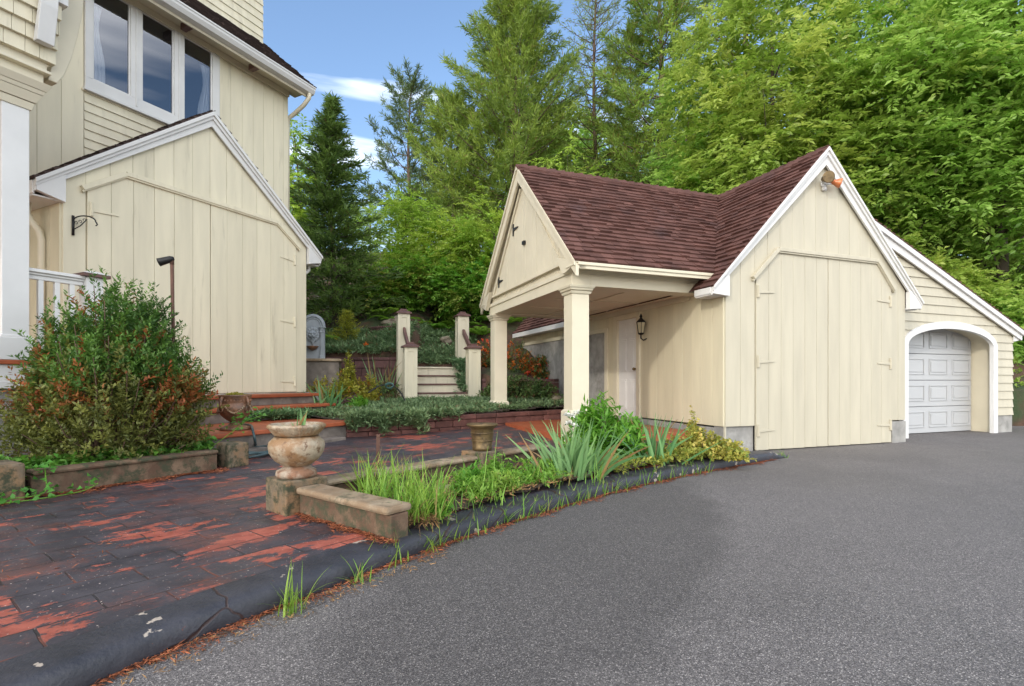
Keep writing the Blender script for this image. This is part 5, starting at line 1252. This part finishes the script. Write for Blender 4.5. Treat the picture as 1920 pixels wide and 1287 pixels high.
carpet('juniper', 'juniper spray hanging down over the stair risers', 'juniper', [(-1.4,12.95),(-1.15,12.95),(-1.15,13.3),(-1.4,13.3)], lambda x, y: 1.44, 160, 75, f_junip, .10, .026, .08, extra=ex, kind=None)
carpet('ground_ivy', 'low round-leaved ground cover below the yew bush', 'ground cover', [tuple(v[:2]) for v in (Vector((-3.9,3.65,0)), Vector((-3.66,4.06,0)), Vector((-2.98,5.22,0)), Hw(-3.25,-2.35), Vector((-3.6,5.5,0)), Vector((-4.6,4.4,0)), Vector((-5.6,3.6,0)))], lambda x, y: .23, 1100, 76, f_ivy, .055, .055, .16, 3, 0, up=.25)
rngv = np.random.default_rng(9)
def vine(label, pts, seed, L=.045, n=60, spread=.05):
    rng = np.random.default_rng(seed); P = []
    pts = spline([Vector(p) for p in pts], 8)
    for i in range(n): p = pts[rng.integers(len(pts))]; P.append((p.x+rng.normal()*spread, p.y+rng.normal()*spread, max(p.z+abs(rng.normal())*spread*.8, .12)))
    P = np.array(P); root = thing('vine', label, 'vine', (0,0,0))
    az = rng.random(n)*6.283; leaf_obj('leaf', P, np.stack([np.cos(az), np.sin(az), rng.normal(size=n)*.2], 1), unit(UP+rng.normal(size=(n,3))*.5+np.array([0,-.5,0])), L*(.6+.7*rng.random(n)), L*.85, .3+.6*rng.random(n), np.zeros(n), f_ivy, root)
    mb = MB(); mb.tube(pts, .004, 5); mb.build('stem', f_peony, root); return root
vine('pale vine trailing over the stone wall end beside the left pier', [(-3.62,4.0,.32),(-3.55,3.93,.28),(-3.50,3.86,.16),(-3.60,3.70,.15),(-3.72,3.55,.15)], 1, .05, 46)
vine('vine runner lying on the pavers at the left edge of the photo', [(-3.6,3.6,.14),(-3.45,3.72,.14),(-3.30,3.95,.15),(-3.22,4.02,.2)], 2, .05, 34, .045)
vine('leafy vine reaching over the wall end toward the dark urn', [(-3.15,5.25,.25),(-3.0,5.55,.45),(-2.95,5.75,.55),(-2.85,5.9,.6)], 3, .05, 90, .07)

def grass_mesh(seed, n=30, H=.35, W=.009, sp=.05, lean=.25, curve=.9, straw=.06):
    rng = np.random.default_rng(seed); B = np.stack([rng.normal(size=n)*sp, rng.normal(size=n)*sp, np.zeros(n)-.01], 1)
    return dict(B=B, az=rng.random(n)*6.283, lean=np.abs(rng.normal(size=n))*lean, H=H*(.45+.75*rng.random(n)), W=W*(.6+.7*rng.random(n)), curve=curve*(.2+1.1*rng.random(n)), r=rng.random(n), g=(rng.random(n) < straw)*.9)
def tuft(name, label, cat, loc, seed, mat=None, group=None, **k):
    d = grass_mesh(seed, **k); o = blade_obj(name, mat=mat or f_grass, **d); o.location = loc; o.rotation_euler = (0,0,seed*1.3); return tag(o, label, cat, group)
for i, (px, py, n, H) in enumerate([(700,958,60,.40),(722,930,50,.36),(745,962,55,.34),(765,938,50,.33),(790,968,60,.38),(812,945,45,.34),(770,975,40,.25),(690,925,40,.36),(822,965,40,.28)]):
    p = at(px, py, .15); tuft('grass_clump', 'tall light green grass growing in the planting bed beside the arm of the planter wall', 'grass clump', (p.x, p.y, .15), 80+i, group='tall grass clumps in the near bed corner', n=n, H=H, sp=.055, W=.010)
for i, (px, py, n, H) in enumerate([(930,935,16,.26),(1000,905,14,.22),(905,905,10,.42),(1040,905,12,.2),(1120,900,14,.22),(880,950,12,.2)]):
    p = at(px, py, .15); tuft('grass_clump', 'loose thin grass standing among the leafy weeds in the planting bed', 'grass clump', (p.x, p.y, .15), 100+i, group='thin grass among the weeds', n=n, H=H, sp=.06, W=.008)
gl = [0.30]; big = [(548,1142,30,.22,'bright grass tuft growing at the kerb foot nearest the camera'),(673,1085,16,.15,'small drooping grass tuft on the kerb left of the planter arm')]
for i, (px, py, n, H, lb) in enumerate(big):
    p = at(px, py, .02); tuft('grass_tuft', lb, 'grass tuft', (p.x, p.y+.0, .0), 120+i, n=n, H=H, sp=.022, W=.008, lean=.3)
base_t = []
kx = [(p.x/p.y*F+CX, p) for p in KO]
for i, px in enumerate([718,742,800,812,850,860,893,905,926,942,958,972,990,1003,1018,1034,1048,1066,1080,1098,1115,1130,1150,1170,1192,1210,1232,1252,1275,1300,1322,1470]):
    p = min(kx, key=lambda k: abs(k[0]-px))[1]; loc = (p.x-.01, p.y+.03, .0)
    if i < 5:
        o = tuft('grass_tuft', 'thin pale grass tuft growing in the joint along the outer kerb', 'grass tuft', loc, 140+i, group='grass tufts along the kerb joint', n=14+3*i, H=.18, sp=.032, W=.0085, lean=.28, curve=.8); base_t.append(o)
    else:
        o = base_t[i % 5].copy(); C.objects.link(o); o.location = loc; s_ = .75+.5*rnd.random(); o.scale = (s_, s_, s_*(.8+.4*rnd.random())); o.rotation_euler = (0,0,rnd.random()*6.28)
o['label'] = 'grass tuft at the far tip of the kerb before the barn door'; o.scale = (.9,.9,.7)
if 'group' in o: del o['group']
# leafy weeds
for i, (px, py, r, h) in enumerate([(868,925,.13,.16),(905,932,.15,.18),(945,918,.14,.16),(985,900,.15,.15),(930,890,.13,.2),(1020,890,.12,.14),(890,905,.11,.17)]):
    p = at(px, py, .15); bush('weed', 'bushy light green weed in the planting bed between pier and kerb', 'weed', (p.x, p.y, .14), (r, r, h), 160+i, f_peony if i % 3 == 0 else f_grass, 60, 9, .05, .017, .12, 'leafy weeds in the planting bed', stems=0, upb=.7, shell=.35)
bush('weed', 'small round parsley-like weed at the straw edge of the bed', 'weed', tuple(at(822,965,.15)), (.09,.09,.12), 170, f_peony, 70, 9, .03, .018, .06, stems=0)
def dead_patch(): pass
carpet('straw', 'dry straw mat lying at the end of the planter arm', 'straw', [tuple(at(725,968,.15)[:2]), tuple(at(790,985,.15)[:2]), tuple(at(845,960,.15)[:2]), tuple(at(790,945,.15)[:2])], lambda x, y: .15, 420, 77, barkmulch, .09, .005, .02, 2, 0, up=.04)
def needles(label, line, n, wd, z, seed, L=.035, drift=None):
    rng = np.random.default_rng(seed); P = []
    for _ in range(n):
        i = rng.random()*(len(line)-1.001); k = int(i); p = line[k].lerp(line[k+1], i-k); d = (line[k+1]-line[k]).normalized(); off = abs(rng.normal())*wd*(.55+.45*math.sin(i*1.9+seed))
        P.append((p.x+d.y*off, p.y-d.x*off, z+rng.random()*.012))
    P = np.array(P); az = rng.random(n)*6.283
    o = leaf_obj('pine_needle_litter', P, np.stack([np.cos(az), np.sin(az), rng.normal(size=n)*.12], 1), unit(UP+rng.normal(size=(n,3))*.3), L*(.5+rng.random(n)), .0035+.003*rng.random(n), rng.random(n), np.zeros(n), needle_litter); return tag(o, label, 'litter', None, 'stuff')
needles('fallen red-brown pine needles lying along the foot of the kerb', [Vector((p.x+.0, p.y, 0)) for p in KO[8:210:5]], 5200, .05, .004, 201, .03)
lw = (L1-L0).normalized(); ln_ = Vector((lw.y, -lw.x, 0))
needles('orange pine needle drift along the foot of the low brown wall', [L0+ln_*.07-lw*.3+lw*(k*.16) for k in range(12)], 3000, .09, .109, 202, .035)
needles('rusty pine needles heaped at the foot of the planter arm', [A0-pu*.075+ad*(k*.1)-ad*.1 for k in range(12)][::1], 1500, .045, .109, 203, .03)
needles('scattered pine needles on the worn pavers', [Vector((-2.6,2.4,0)), Vector((-2.0,3.2,0)), Vector((-1.4,4.6,0)), Vector((-.8,6.2,0))], 260, .8, .1085, 204, .04)

carpet('dead_grass', 'dry tan debris and dust strewn on the asphalt along the near kerb', 'debris', [(p.x, p.y) for p in KO[4:70:6]]+[(p.x+.13, p.y-.10) for p in KO[4:70:6]][::-1], lambda x, y: .004, 420, 207, barkmulch, .028, .004, .004, 2, 0, up=.03)
carpet('litter', 'dry brown leaf litter and straw on the bare soil of the near bed', 'litter', [tuple(at(720,960,.15)[:2]), tuple(at(900,945,.15)[:2]), tuple(at(1080,900,.15)[:2]), tuple(at(1000,870,.15)[:2]), tuple(at(760,915,.15)[:2])], lambda x, y: .165, 900, 208, barkmulch, .06, .007, .012, 2, 0, up=.06)
# iris
def iris(label, loc, n, H, seed, sp=.14, W=.036, mat=None, lean=.42, group=None):
    rng = np.random.default_rng(seed); az = np.where(rng.random(n) < .5, 0, math.pi)+rng.normal(size=n)*.55; ln = np.abs(rng.normal(size=n))*lean
    B = np.stack([np.cos(az)*ln*sp*1.6+rng.normal(size=n)*sp*.5, rng.normal(size=n)*sp, np.zeros(n)-.02], 1)
    root = thing('iris', label, 'iris', loc, seed*.37 % .8-.4, group)
    blade_obj('leaf', B, az, ln, H*(.55+.55*rng.random(n)), W*(.7+.5*rng.random(n)), np.where(rng.random(n) < .25, .9, .25)*rng.random(n)*1.2, rng.random(n), (rng.random(n) < .12)*.85, mat or f_iris, root, 6, .06, .8); return root
p = at(1075,886,.15); iris('large iris clump with broad blades in front of the leafy peony', (p.x, p.y, .15), 95, .50, 11, .15, .029, lean=.38)
p = at(1225,862,.15); iris('iris clump between the peony and the variegated shrub', (p.x, p.y, .15), 50, .52, 12, .12, .029)
p = pt(612,752,9.1); iris('small iris clump beside the upper terracotta tread', (p.x, p.y, .45), 36, .62, 13, .12, .045)
p = pt(706,700,12.4); iris('thin upright iris left of the twisted brown shrub', (p.x, p.y, .6), 12, 1.0, 14, .08, .04, lean=.2)
p = pt(727,700,12.3); iris('thin upright iris nearest the tall left stair post', (p.x, p.y, .6), 12, 1.0, 15, .08, .04, lean=.2)
iris('young iris sprouting inside the big stone urn', (PU.x+.02, PU.y, .65), 7, .17, 16, .03, .02, lean=.3)
bush('plant', 'small round-leaved seedling inside the big stone urn', 'plant', (PU.x-.06, PU.y-.05, .655), (.05,.05,.03), 17, f_peony, 10, 5, .03, .025, .03, stems=0)
# peony, variegated shrub
p = Vector((1.02, 5.75, .14)); bush('peony', 'bushy green peony between two iris clumps', 'peony', tuple(p), (.52,.42,.66), 21, f_peony, 300, 12, .12, .030, .22, stems=20, upb=.6, shell=.3, spread=.6)
for i, (px, py) in enumerate([(1072,782),(1082,775),(1066,795),(1076,800),(1062,780)]):
    q = pt(px, py, 5.35); bush('flower', 'white blossom on the left side of the peony', 'flower', tuple(q), (.03,.03,.02), 30+i, f_white, 12, 6, .03, .02, .02, 'white peony blossoms', stems=0)
p = at(1328,858,.14); bush('variegated_shrub', 'yellow-edged variegated shrub by the barn corner', 'shrub', (p.x, p.y+.15, .12), (.50,.30,.36), 22, f_vari, 300, 8, .045, .030, .12, alt=.4, stems=14, upb=.7, shell=.3)
p = at(1312,845,.14); bush('variegated_shrub', 'upright shoots of the variegated shrub against the siding', 'shrub', (p.x, p.y+.2, .12), (.12,.10,.62), 23, f_vari, 90, 8, .045, .03, .12, alt=.3, stems=6, upb=1.2, shell=.5)
p = at(1385,858,.14); bush('variegated_shrub', 'low yellow variegated sprig before the concrete barn foundation', 'shrub', (p.x, p.y, .12), (.16,.13,.2), 24, f_vari, 80, 8, .04, .03, .1, alt=.6, stems=4)
carpet('weeds', 'bright feathery low weeds along the kerb below the irises', 'weeds', [tuple(at(1130,893,.13)[:2]), tuple(at(1385,858,.13)[:2]), tuple(at(1380,845,.13)[:2]), tuple(at(1130,872,.13)[:2])], lambda x, y: .14, 420, 78, f_vari, .05, .02, .12, 4, .05)
carpet('weeds', 'short bright weeds covering the bed below the middle pier', 'weeds', [tuple(at(850,935,.15)[:2]), tuple(at(1060,905,.15)[:2]), tuple(at(1060,880,.15)[:2]), tuple(at(860,900,.15)[:2])], lambda x, y: .155, 300, 79, f_grass, .055, .018, .12, 4, .03)

# shrubs beside the garden stairs
for i, (px, py, D, r, h, lb, mt, alt) in enumerate([
    (596,735,9.9,.30,.72,'golden shrub pressed against the house wing corner',f_gold,.25),
    (640,735,10.6,.42,.85,'golden-green shrub in front of the fountain base',f_gold,.08),
    (688,738,10.9,.38,.72,'gold-leaved shrub left of the twisted brown shrub',f_gold,.12),
    (655,700,11.3,.24,1.3,'taller lime-yellow shrub rising before the block wall',f_gold,0),
    (722,745,11.4,.42,.75,'twisted brown and green shrub beside the tall left stair post',f_box,.6)]):
    p = pt(px, 750, D); bush('shrub', lb, 'shrub', (p.x, p.y, .45), (r, r*.8, h), 40+i, mt, 230, 9, .06, .028, .16, alt=alt, stems=14, upb=.4, shell=.35)
p = pt(672,758,9.4); bush('leafy_plant', 'bright leafy plant between the iris and the lattice basket', 'plant', (p.x, p.y, .43), (.3,.25,.3), 47, f_peony, 90, 8, .10, .035, .15, stems=0, upb=.8)
bush('hedge', 'clipped dark green hedge right of the garden stairs', 'hedge', (-.05,11.75,.42), (.95,.40,.82), 48, f_box, 620, 10, .055, .03, .14, alt=.10, stems=24, upb=.4, shell=.25)
bush('hedge', 'lower dark hedge behind the porch post', 'hedge', (.62,11.35,.42), (.5,.35,.62), 49, f_box, 300, 10, .055, .03, .14, alt=.25, stems=14, upb=.4, shell=.25)
for i, (x, y, z, r, h, lb) in enumerate([(-.55,13.2,1.5,.6,1.0,'red-flowered azalea next to the right stair post'),(.15,12.9,1.3,.65,1.05,'red-flowered azalea in the middle of the slope behind the hedge'),(.75,12.75,1.35,.5,.8,'orange-tipped azalea against the concrete barn wall')]):
    b = bush('azalea', lb, 'azalea', (x, y, z-.35), (r, r*.8, h), 50+i, f_azal, 420, 8, .06, .022, .16, alt=.30, stems=14, shell=.3)
    bush('', '', '', None, (r, r*.85, h*1.02), 55+i, f_flower, 60, 9, .055, .04, .08, alt=.1, stems=0, shell=.15, child='blossom', parent=b)
b = bush('azalea', 'small red-flowered sprig beside the top stair riser', 'azalea', (-1.28,13.3,1.45), (.22,.2,.3), 58, f_azal, 60, 8, .05, .02, .12, alt=.3, stems=5); bush('', '', '', None, (.2,.2,.3), 59, f_flower, 16, 8, .05, .03, .06, stems=0, shell=.1, child='blossom', parent=b)
conifer('conifer_sapling', 'little yellow-green conifer sapling on the juniper terrace', (-4.50,14.1,hz_(-4.5,14.1)-.05), .95, lambda t: .42*(1-t)+.05, 60, f_gold, t0=.05, step=.07, nb=6, el=(.1,.6), s0=.1, twigs=5, tuftN=8, nL=.10, nW=.012, spread=.5, upt=.4, tr=.03, alt=0, cat='conifer')
p = pt(541*1.0+400,565,14) 
q = pt(943,570,13.8); bush('flower', 'single orange lily flower standing over the juniper terrace', 'flower', tuple(pt(686,648,13.2)), (.06,.05,.06), 62, f_flower, 14, 6, .06, .03, .05, stems=3, alt=.9)

def fern(label, loc, seed, L=.7, n=9, group=None):
    rng = np.random.default_rng(seed); root = thing('fern', label, 'fern', loc, 0, group); P, D, Nn, LL = [], [], [], []
    for i in range(n):
        az = i*6.283/n+rng.normal()*.3; l = L*(.7+.5*rng.random()); h = np.array([math.cos(az), math.sin(az), 0]); s = np.array([-h[1], h[0], 0])
        for t in np.linspace(.12, 1, 16):
            p = h*l*t*.85+UP*l*(.75*t-.62*t*t)
            for sg in (-1, 1): P.append(p); D.append(s*sg+h*.45+UP*.05); Nn.append(UP+h*.3); LL.append(.30*l*math.sin(math.pi*(.12+.84*t))**.8*.8)
    k = len(P); leaf_obj('frond', np.array(P), np.array(D), np.array(Nn), np.array(LL), .045*L/.7, .35+.5*rng.random(k), np.zeros(k), f_fern, root); return root
for i, (px, D, lb) in enumerate([(812,16.2,'fern behind the left of the two tall stair posts'),(838,16.8,'pale fern between the two tall stair posts'),(868,16.0,'fern just behind the tall right stair post'),(905,15.2,'broad fern above the red azaleas'),(790,17.2,'fern under the dark bushes left of the posts'),(720,15.6,'fern under the spruce tree'),(745,15.2,'broad pale fern left of the tall stair post'),(585,13.6,'fern behind the lion fountain')]):
    x = (px-CX)/F*D; fern(lb, (x, D, hz_(x, D)+.02), 300+i, .85)
for i in range(7):
    D = 15.5+rnd.random()*3; x = (px_a := 840+i*28-CX)/F*D; fern('fern among the undergrowth on the slope behind the stairs', (x, D, hz_(x, D)), 320+i, .8, group='ferns in the undergrowth')

# ================================================================ YEW BUSH
def yew():
    root = thing('yew_bush', 'large shaggy yew bush with orange dead patches below the porch', 'bush', (-3.90,4.98,.2)); rng = np.random.default_rng(91)
    n = 2500; d = unit(rng.normal(size=(n,3))); d[:,2] = np.abs(d[:,2]); lob = unit(rng.normal(size=(11,3))*np.array([1,1,.5])+UP*.4)
    k = .80+.32*np.max(d @ lob.T, 1)**8; rad = (.45+.55*rng.random(n)**.5)*k
    ds = np.sign(d)*np.abs(d)**np.array([.78,.85,.48]); e = ds*rad[:,None]*np.array([.81,.72,1.60]); e[:,2] *= .90+.16*np.sin(e[:,0]*5.5+.6)*np.cos(e[:,1]*3); 
    e[:,2] = e[:,2]*(1-.10*np.abs(e[:,0])**2)
    td = unit(d*np.array([.75,.75,.2])+UP*1.0+rng.normal(size=d.shape)*.24); hgt = e[:,2]/1.5
    newg = (hgt+rng.normal(size=n)*.12 > .56)
    dead = (np.sin(e[:,0]*5.1+1)*np.sin(e[:,2]*6+.5)*np.sin(e[:,1]*4+2)+rng.normal(size=n)*.30 > .66) & (hgt > .36) & (hgt < .86)
    dead |= (rng.random(n) < .075) & (hgt > .3)
    for nm, sel, mat, tl, nl, L, W in (('new_growth', newg, f_yew, .26, 40, .046, .016), ('old_growth', ~newg, f_yewold, .22, 28, .044, .019)):
        E = e[sel]; T = td[sel]; m = len(E); K = m*nl; t = np.tile(np.linspace(0,1,nl), m); TD = np.repeat(T, nl, 0)
        bend = rng.normal(size=(m,3))*.06; P = np.repeat(E, nl, 0)+TD*((t-.75)*tl)[:,None]+np.repeat(bend, nl, 0)*(t**2)[:,None]
        # side twiglets
        a = rng.normal(size=(K,3)); a = unit(a-TD*np.sum(a*TD,1)[:,None]); P = P+a*(np.repeat(rng.random(m), nl)*.035*rng.random(K)*(1.1-t))[:,None]
        D = unit(TD*.7+a*.85); r = np.clip(np.repeat(rng.random(m)*.8, nl)+rng.normal(size=K)*.12+.1*t, 0, 1); g = np.repeat(dead[sel]*(.6+.4*rng.random(m)), nl)
        leaf_obj(nm, P, D, unit(UP+rng.normal(size=(K,3))*.6), L*(.7+.6*rng.random(K)), W, r, g, mat, root, .1)
    mb = MB()
    for i in rng.permutation(n)[:210]:
        q = Vector(e[i]); q0 = Vector((q.x*.10, q.y*.10, -.05)); m1 = Vector((q.x*.55+rng.normal()*.04, q.y*.55+rng.normal()*.04, q.z*.35+.05)); m2 = Vector((q.x*.88, q.y*.88, q.z*.75))
        mb.tube([q0, m1, m2, q+Vector(td[i])*.08], [.014,.009,.006,.003], 5, cap=False)
    mb.build('stem', solid('yew_stem', (.14,.085,.06), .85, .3, 20, 60, .3), root, True)
yew()

# ================================================================ TREES
conifer('spruce_tree', 'dark conical spruce rising beside the house corner', (-5.42,15.6,hz_(-5.42,15.6)-.1), 7.05, lambda t: 2.35*(1-t)**1.02+.10, 400, f_spruce, t0=.02, step=.38, nb=8, el=(-.30,.5), s0=.12, twigs=22, tuftN=12, nL=.20, nW=.036, spread=.45, upt=.22, latf=.42, tr=.12)
hb2 = lambda px, D: ((px-CX)/F*D, D, hz_((px-CX)/F*D, D)-.15)
topz = lambda py, D: 1+(YH-py)/F*D
def H(px, py, D): return topz(py, D)-hb2(px, D)[2]
conifer('pine_tree', 'full white pine with many upswept plumes left of the barn peak', hb2(962,24), H(962,-25,24), lambda t: (4.1*(1-t)**.75+.6)*(.6 if t < .08 else 1), 401, f_pine, t0=.10, step=.60, nb=7, el=(.05,.7), twigs=26, tuftN=20, nL=.30, nW=.042, tr=.2, barkm=barkred)
conifer('pine_tree', 'bluish dark-topped pine against the sky beside the spruce', hb2(770,27), H(770,150,27), lambda t: 2.6*(1-t)**.6+.5, 402, f_pineb, t0=.2, step=.75, nb=4, el=(.2,.8), twigs=14, tuftN=20, nL=.28, nW=.042, tr=.16, barkm=barkred, upt=.7)
conifer('pine_tree', 'softer green white pine between the bluish pine and the big pine', hb2(850,25), H(850,185,25), lambda t: 3.2*(1-t)**.75+.4, 403, f_pine, t0=.15, step=.6, nb=5, el=(.05,.6), twigs=19, tuftN=20, nL=.30, nW=.042, tr=.15, barkm=barkred)
conifer('pine_tree', 'thin sparse pine with bare twigs against the sky', hb2(1122,26), H(1122,-160,26), lambda t: 2.1*(1-t)**.5+.3, 404, f_pine, t0=.22, step=.6, nb=5, el=(.1,.5), twigs=11, tuftN=10, nL=.2, nW=.028, tr=.17, bare=.2, barkm=barkred, alt=.2)
conifer('pine_tree', 'tall pine with layered branches and open trunk above the barn valley', hb2(1232,24), H(1232,-190,24), lambda t: (3.7*(1-t)**.6+.5), 405, f_pine, t0=.18, step=.85, nb=5, el=(-.05,.5), twigs=27, tuftN=20, nL=.30, nW=.042, tr=.26, barkm=barkred, alt=.1)
conifer('pine_tree', 'slim forked pine just left of the tall open pine', hb2(1188,25), H(1188,60,25), lambda t: 2.3*(1-t)**.6+.5, 406, f_pine, t0=.3, step=.9, nb=4, el=(0,.6), twigs=18, tuftN=18, nL=.28, nW=.04, tr=.15, barkm=barkred, alt=.08)
conifer('pine_tree', 'brownish pine top showing above the broad leafy trees', hb2(1400,28), H(1400,-260,28), lambda t: 3.4*(1-t)**.6+.6, 407, f_pine, t0=.35, step=.85, nb=5, el=(-.05,.5), twigs=18, tuftN=18, nL=.32, nW=.045, tr=.28, barkm=barkred, alt=.3)
conifer('pine_tree', 'brownish pine rising farthest right behind the leafy trees', hb2(1760,26), H(1760,-260,26), lambda t: 3.2*(1-t)**.6+.6, 408, f_pine, t0=.3, step=.85, nb=5, el=(-.05,.5), twigs=18, tuftN=18, nL=.32, nW=.045, tr=.3, barkm=barkred, alt=.3)
AK = dict(nl=15, L=.21, W=.085)
decid('ash_tree', 'broad bright green leafy tree directly behind the barn peak', hb2(1430,17.5), H(1430,-70,17.5), 3.1, 410, f_ash, zb=.16, nclump=320, ntw=9, tw=1.0, trunk=.16, **AK)
decid('ash_tree', 'tall bright green leafy tree above the lean-to garage', hb2(1680,17), H(1680,-110,17), 3.3, 411, f_ash, zb=.10, nclump=340, ntw=9, tw=1.0, trunk=.17, **AK)
decid('ash_tree', 'bright green leafy tree overhanging the right garage corner', hb2(1905,15.5), H(1905,-120,15.5), 3.0, 412, f_ash, zb=.10, nclump=340, ntw=9, tw=1.0, trunk=.16, **AK)
decid('ash_tree', 'small leafy tree between the open pine and the barn peak', hb2(1310,19), H(1310,130,19), 1.9, 413, f_ash, zb=.2, nclump=120, ntw=7, tw=.9, trunk=.10, **AK)
decid('sapling_tree', 'bright young tree just above the porch ridge', hb2(1060,16.6), H(1060,262,16.6), 1.5, 414, f_bright, zb=.15, nclump=90, ntw=7, tw=.7, trunk=.06, nl=14, L=.15, W=.05)
decid('sapling_tree', 'bright young tree behind the roof valley', hb2(1215,17), H(1215,300,17), 1.7, 415, f_bright, zb=.1, nclump=110, ntw=7, tw=.7, trunk=.06, nl=14, L=.16, W=.055)
decid('maple_tree', 'yellow-green tree peeking out behind the house corner', hb2(545,21), H(545,205,21), 1.3, 416, f_bright, zb=.1, nclump=90, ntw=7, tw=.7, trunk=.08, nl=13, L=.15, W=.07)
for i, (px, D, py, r, zb, lb) in enumerate([
    (760,18.5,345,1.5,.0,'bright green bushy tree right of the spruce'),(850,18,395,1.7,.0,'bright green bushy tree behind the tall stair posts'),(915,17,360,1.1,.0,'light green bushy tree behind the porch gable'),
    (800,17.0,470,1.3,.0,'lower leafy bush between spruce and porch gable'),(880,16.6,500,1.2,.0,'lower leafy bush nearest the porch gable'),(720,16.8,500,1.0,.0,'shaded leafy bush at the foot of the spruce')]):
    decid('bushy_tree', lb, hb2(px, D), H(px, py, D), r, 420+i, f_bright if i < 3 else f_peony, zb=zb, nclump=int(95*r), ntw=7, tw=.55, trunk=.05, nl=14, L=.12, W=.055, nlimb=16)
for i, (px, D, py, r, lb) in enumerate([(1650,15.8,420,1.2,'leafy bush rising behind the lean-to roof'),(1740,15.0,470,1.2,'leafy bush behind the middle of the lean-to roof'),(1830,14.6,520,1.1,'leafy bush behind the lower lean-to roof'),(1915,13.6,560,1.0,'leafy bush past the garage corner at the right edge'),(1990,15,480,1.6,'leafy bush beyond the right edge of the barn'),(1780,19,330,2.2,'shaded leafy tree deep behind the lean-to'),(1900,19,320,2.2,'shaded leafy tree deep behind the garage corner'),(1640,20,300,2.2,'shaded leafy tree deep behind the barn peak')]):
    decid('bushy_tree', lb, hb2(px, D), max(1.5, H(px, py, D)), r, 450+i, f_ash, zb=0, nclump=int(100*r), ntw=7, tw=.6, trunk=.05, nl=14, L=.15, W=.065, nlimb=14)
carpet('weeds', 'weedy green ground cover on the bank beyond the garage corner', 'weeds', [(10.2,11.6),(14.5,11.4),(15,15),(10.4,15)], hill, 900, 79, f_ash, .10, .04, .18, 5, 0)
# a wood on the slope behind

rf = random.Random(3); srcs = {}
for i in range(30):
    px = 480+i*52+rf.uniform(-20,20); D = rf.uniform(33, 46); py = rf.uniform(230, 340) if px < 900 else rf.uniform(120, 260)
    if px < 760: py += 60
    k = i % 4
    if k not in srcs:
        if k < 2: o = conifer('pine_tree', 'distant pine in the wood on the slope', (0,0,0), 10, lambda t: 2.6*(1-t)**.8+.3, 430+k, f_pine, t0=.1, step=.7, nb=5, el=(0,.5), twigs=10, tuftN=11, nL=.32, nW=.05, tr=.15, barkm=barkred, group='distant trees in the wood')
        else: o = decid('leafy_tree', 'distant leafy tree in the wood on the slope', (0,0,0), 10, 2.8, 432+k, f_ash, zb=.1, nclump=130, ntw=7, tw=1.0, nl=10, L=.26, W=.12, group='distant trees in the wood')
        srcs[k] = o
    else: o = copy_tree(srcs[k])
    b = hb2(px, D); o.location = b; h = (topz(py, D)-b[2])/10; o.scale = (max(h, .5), max(h, .5), h); o.rotation_euler = (0,0,rf.random()*6.28)
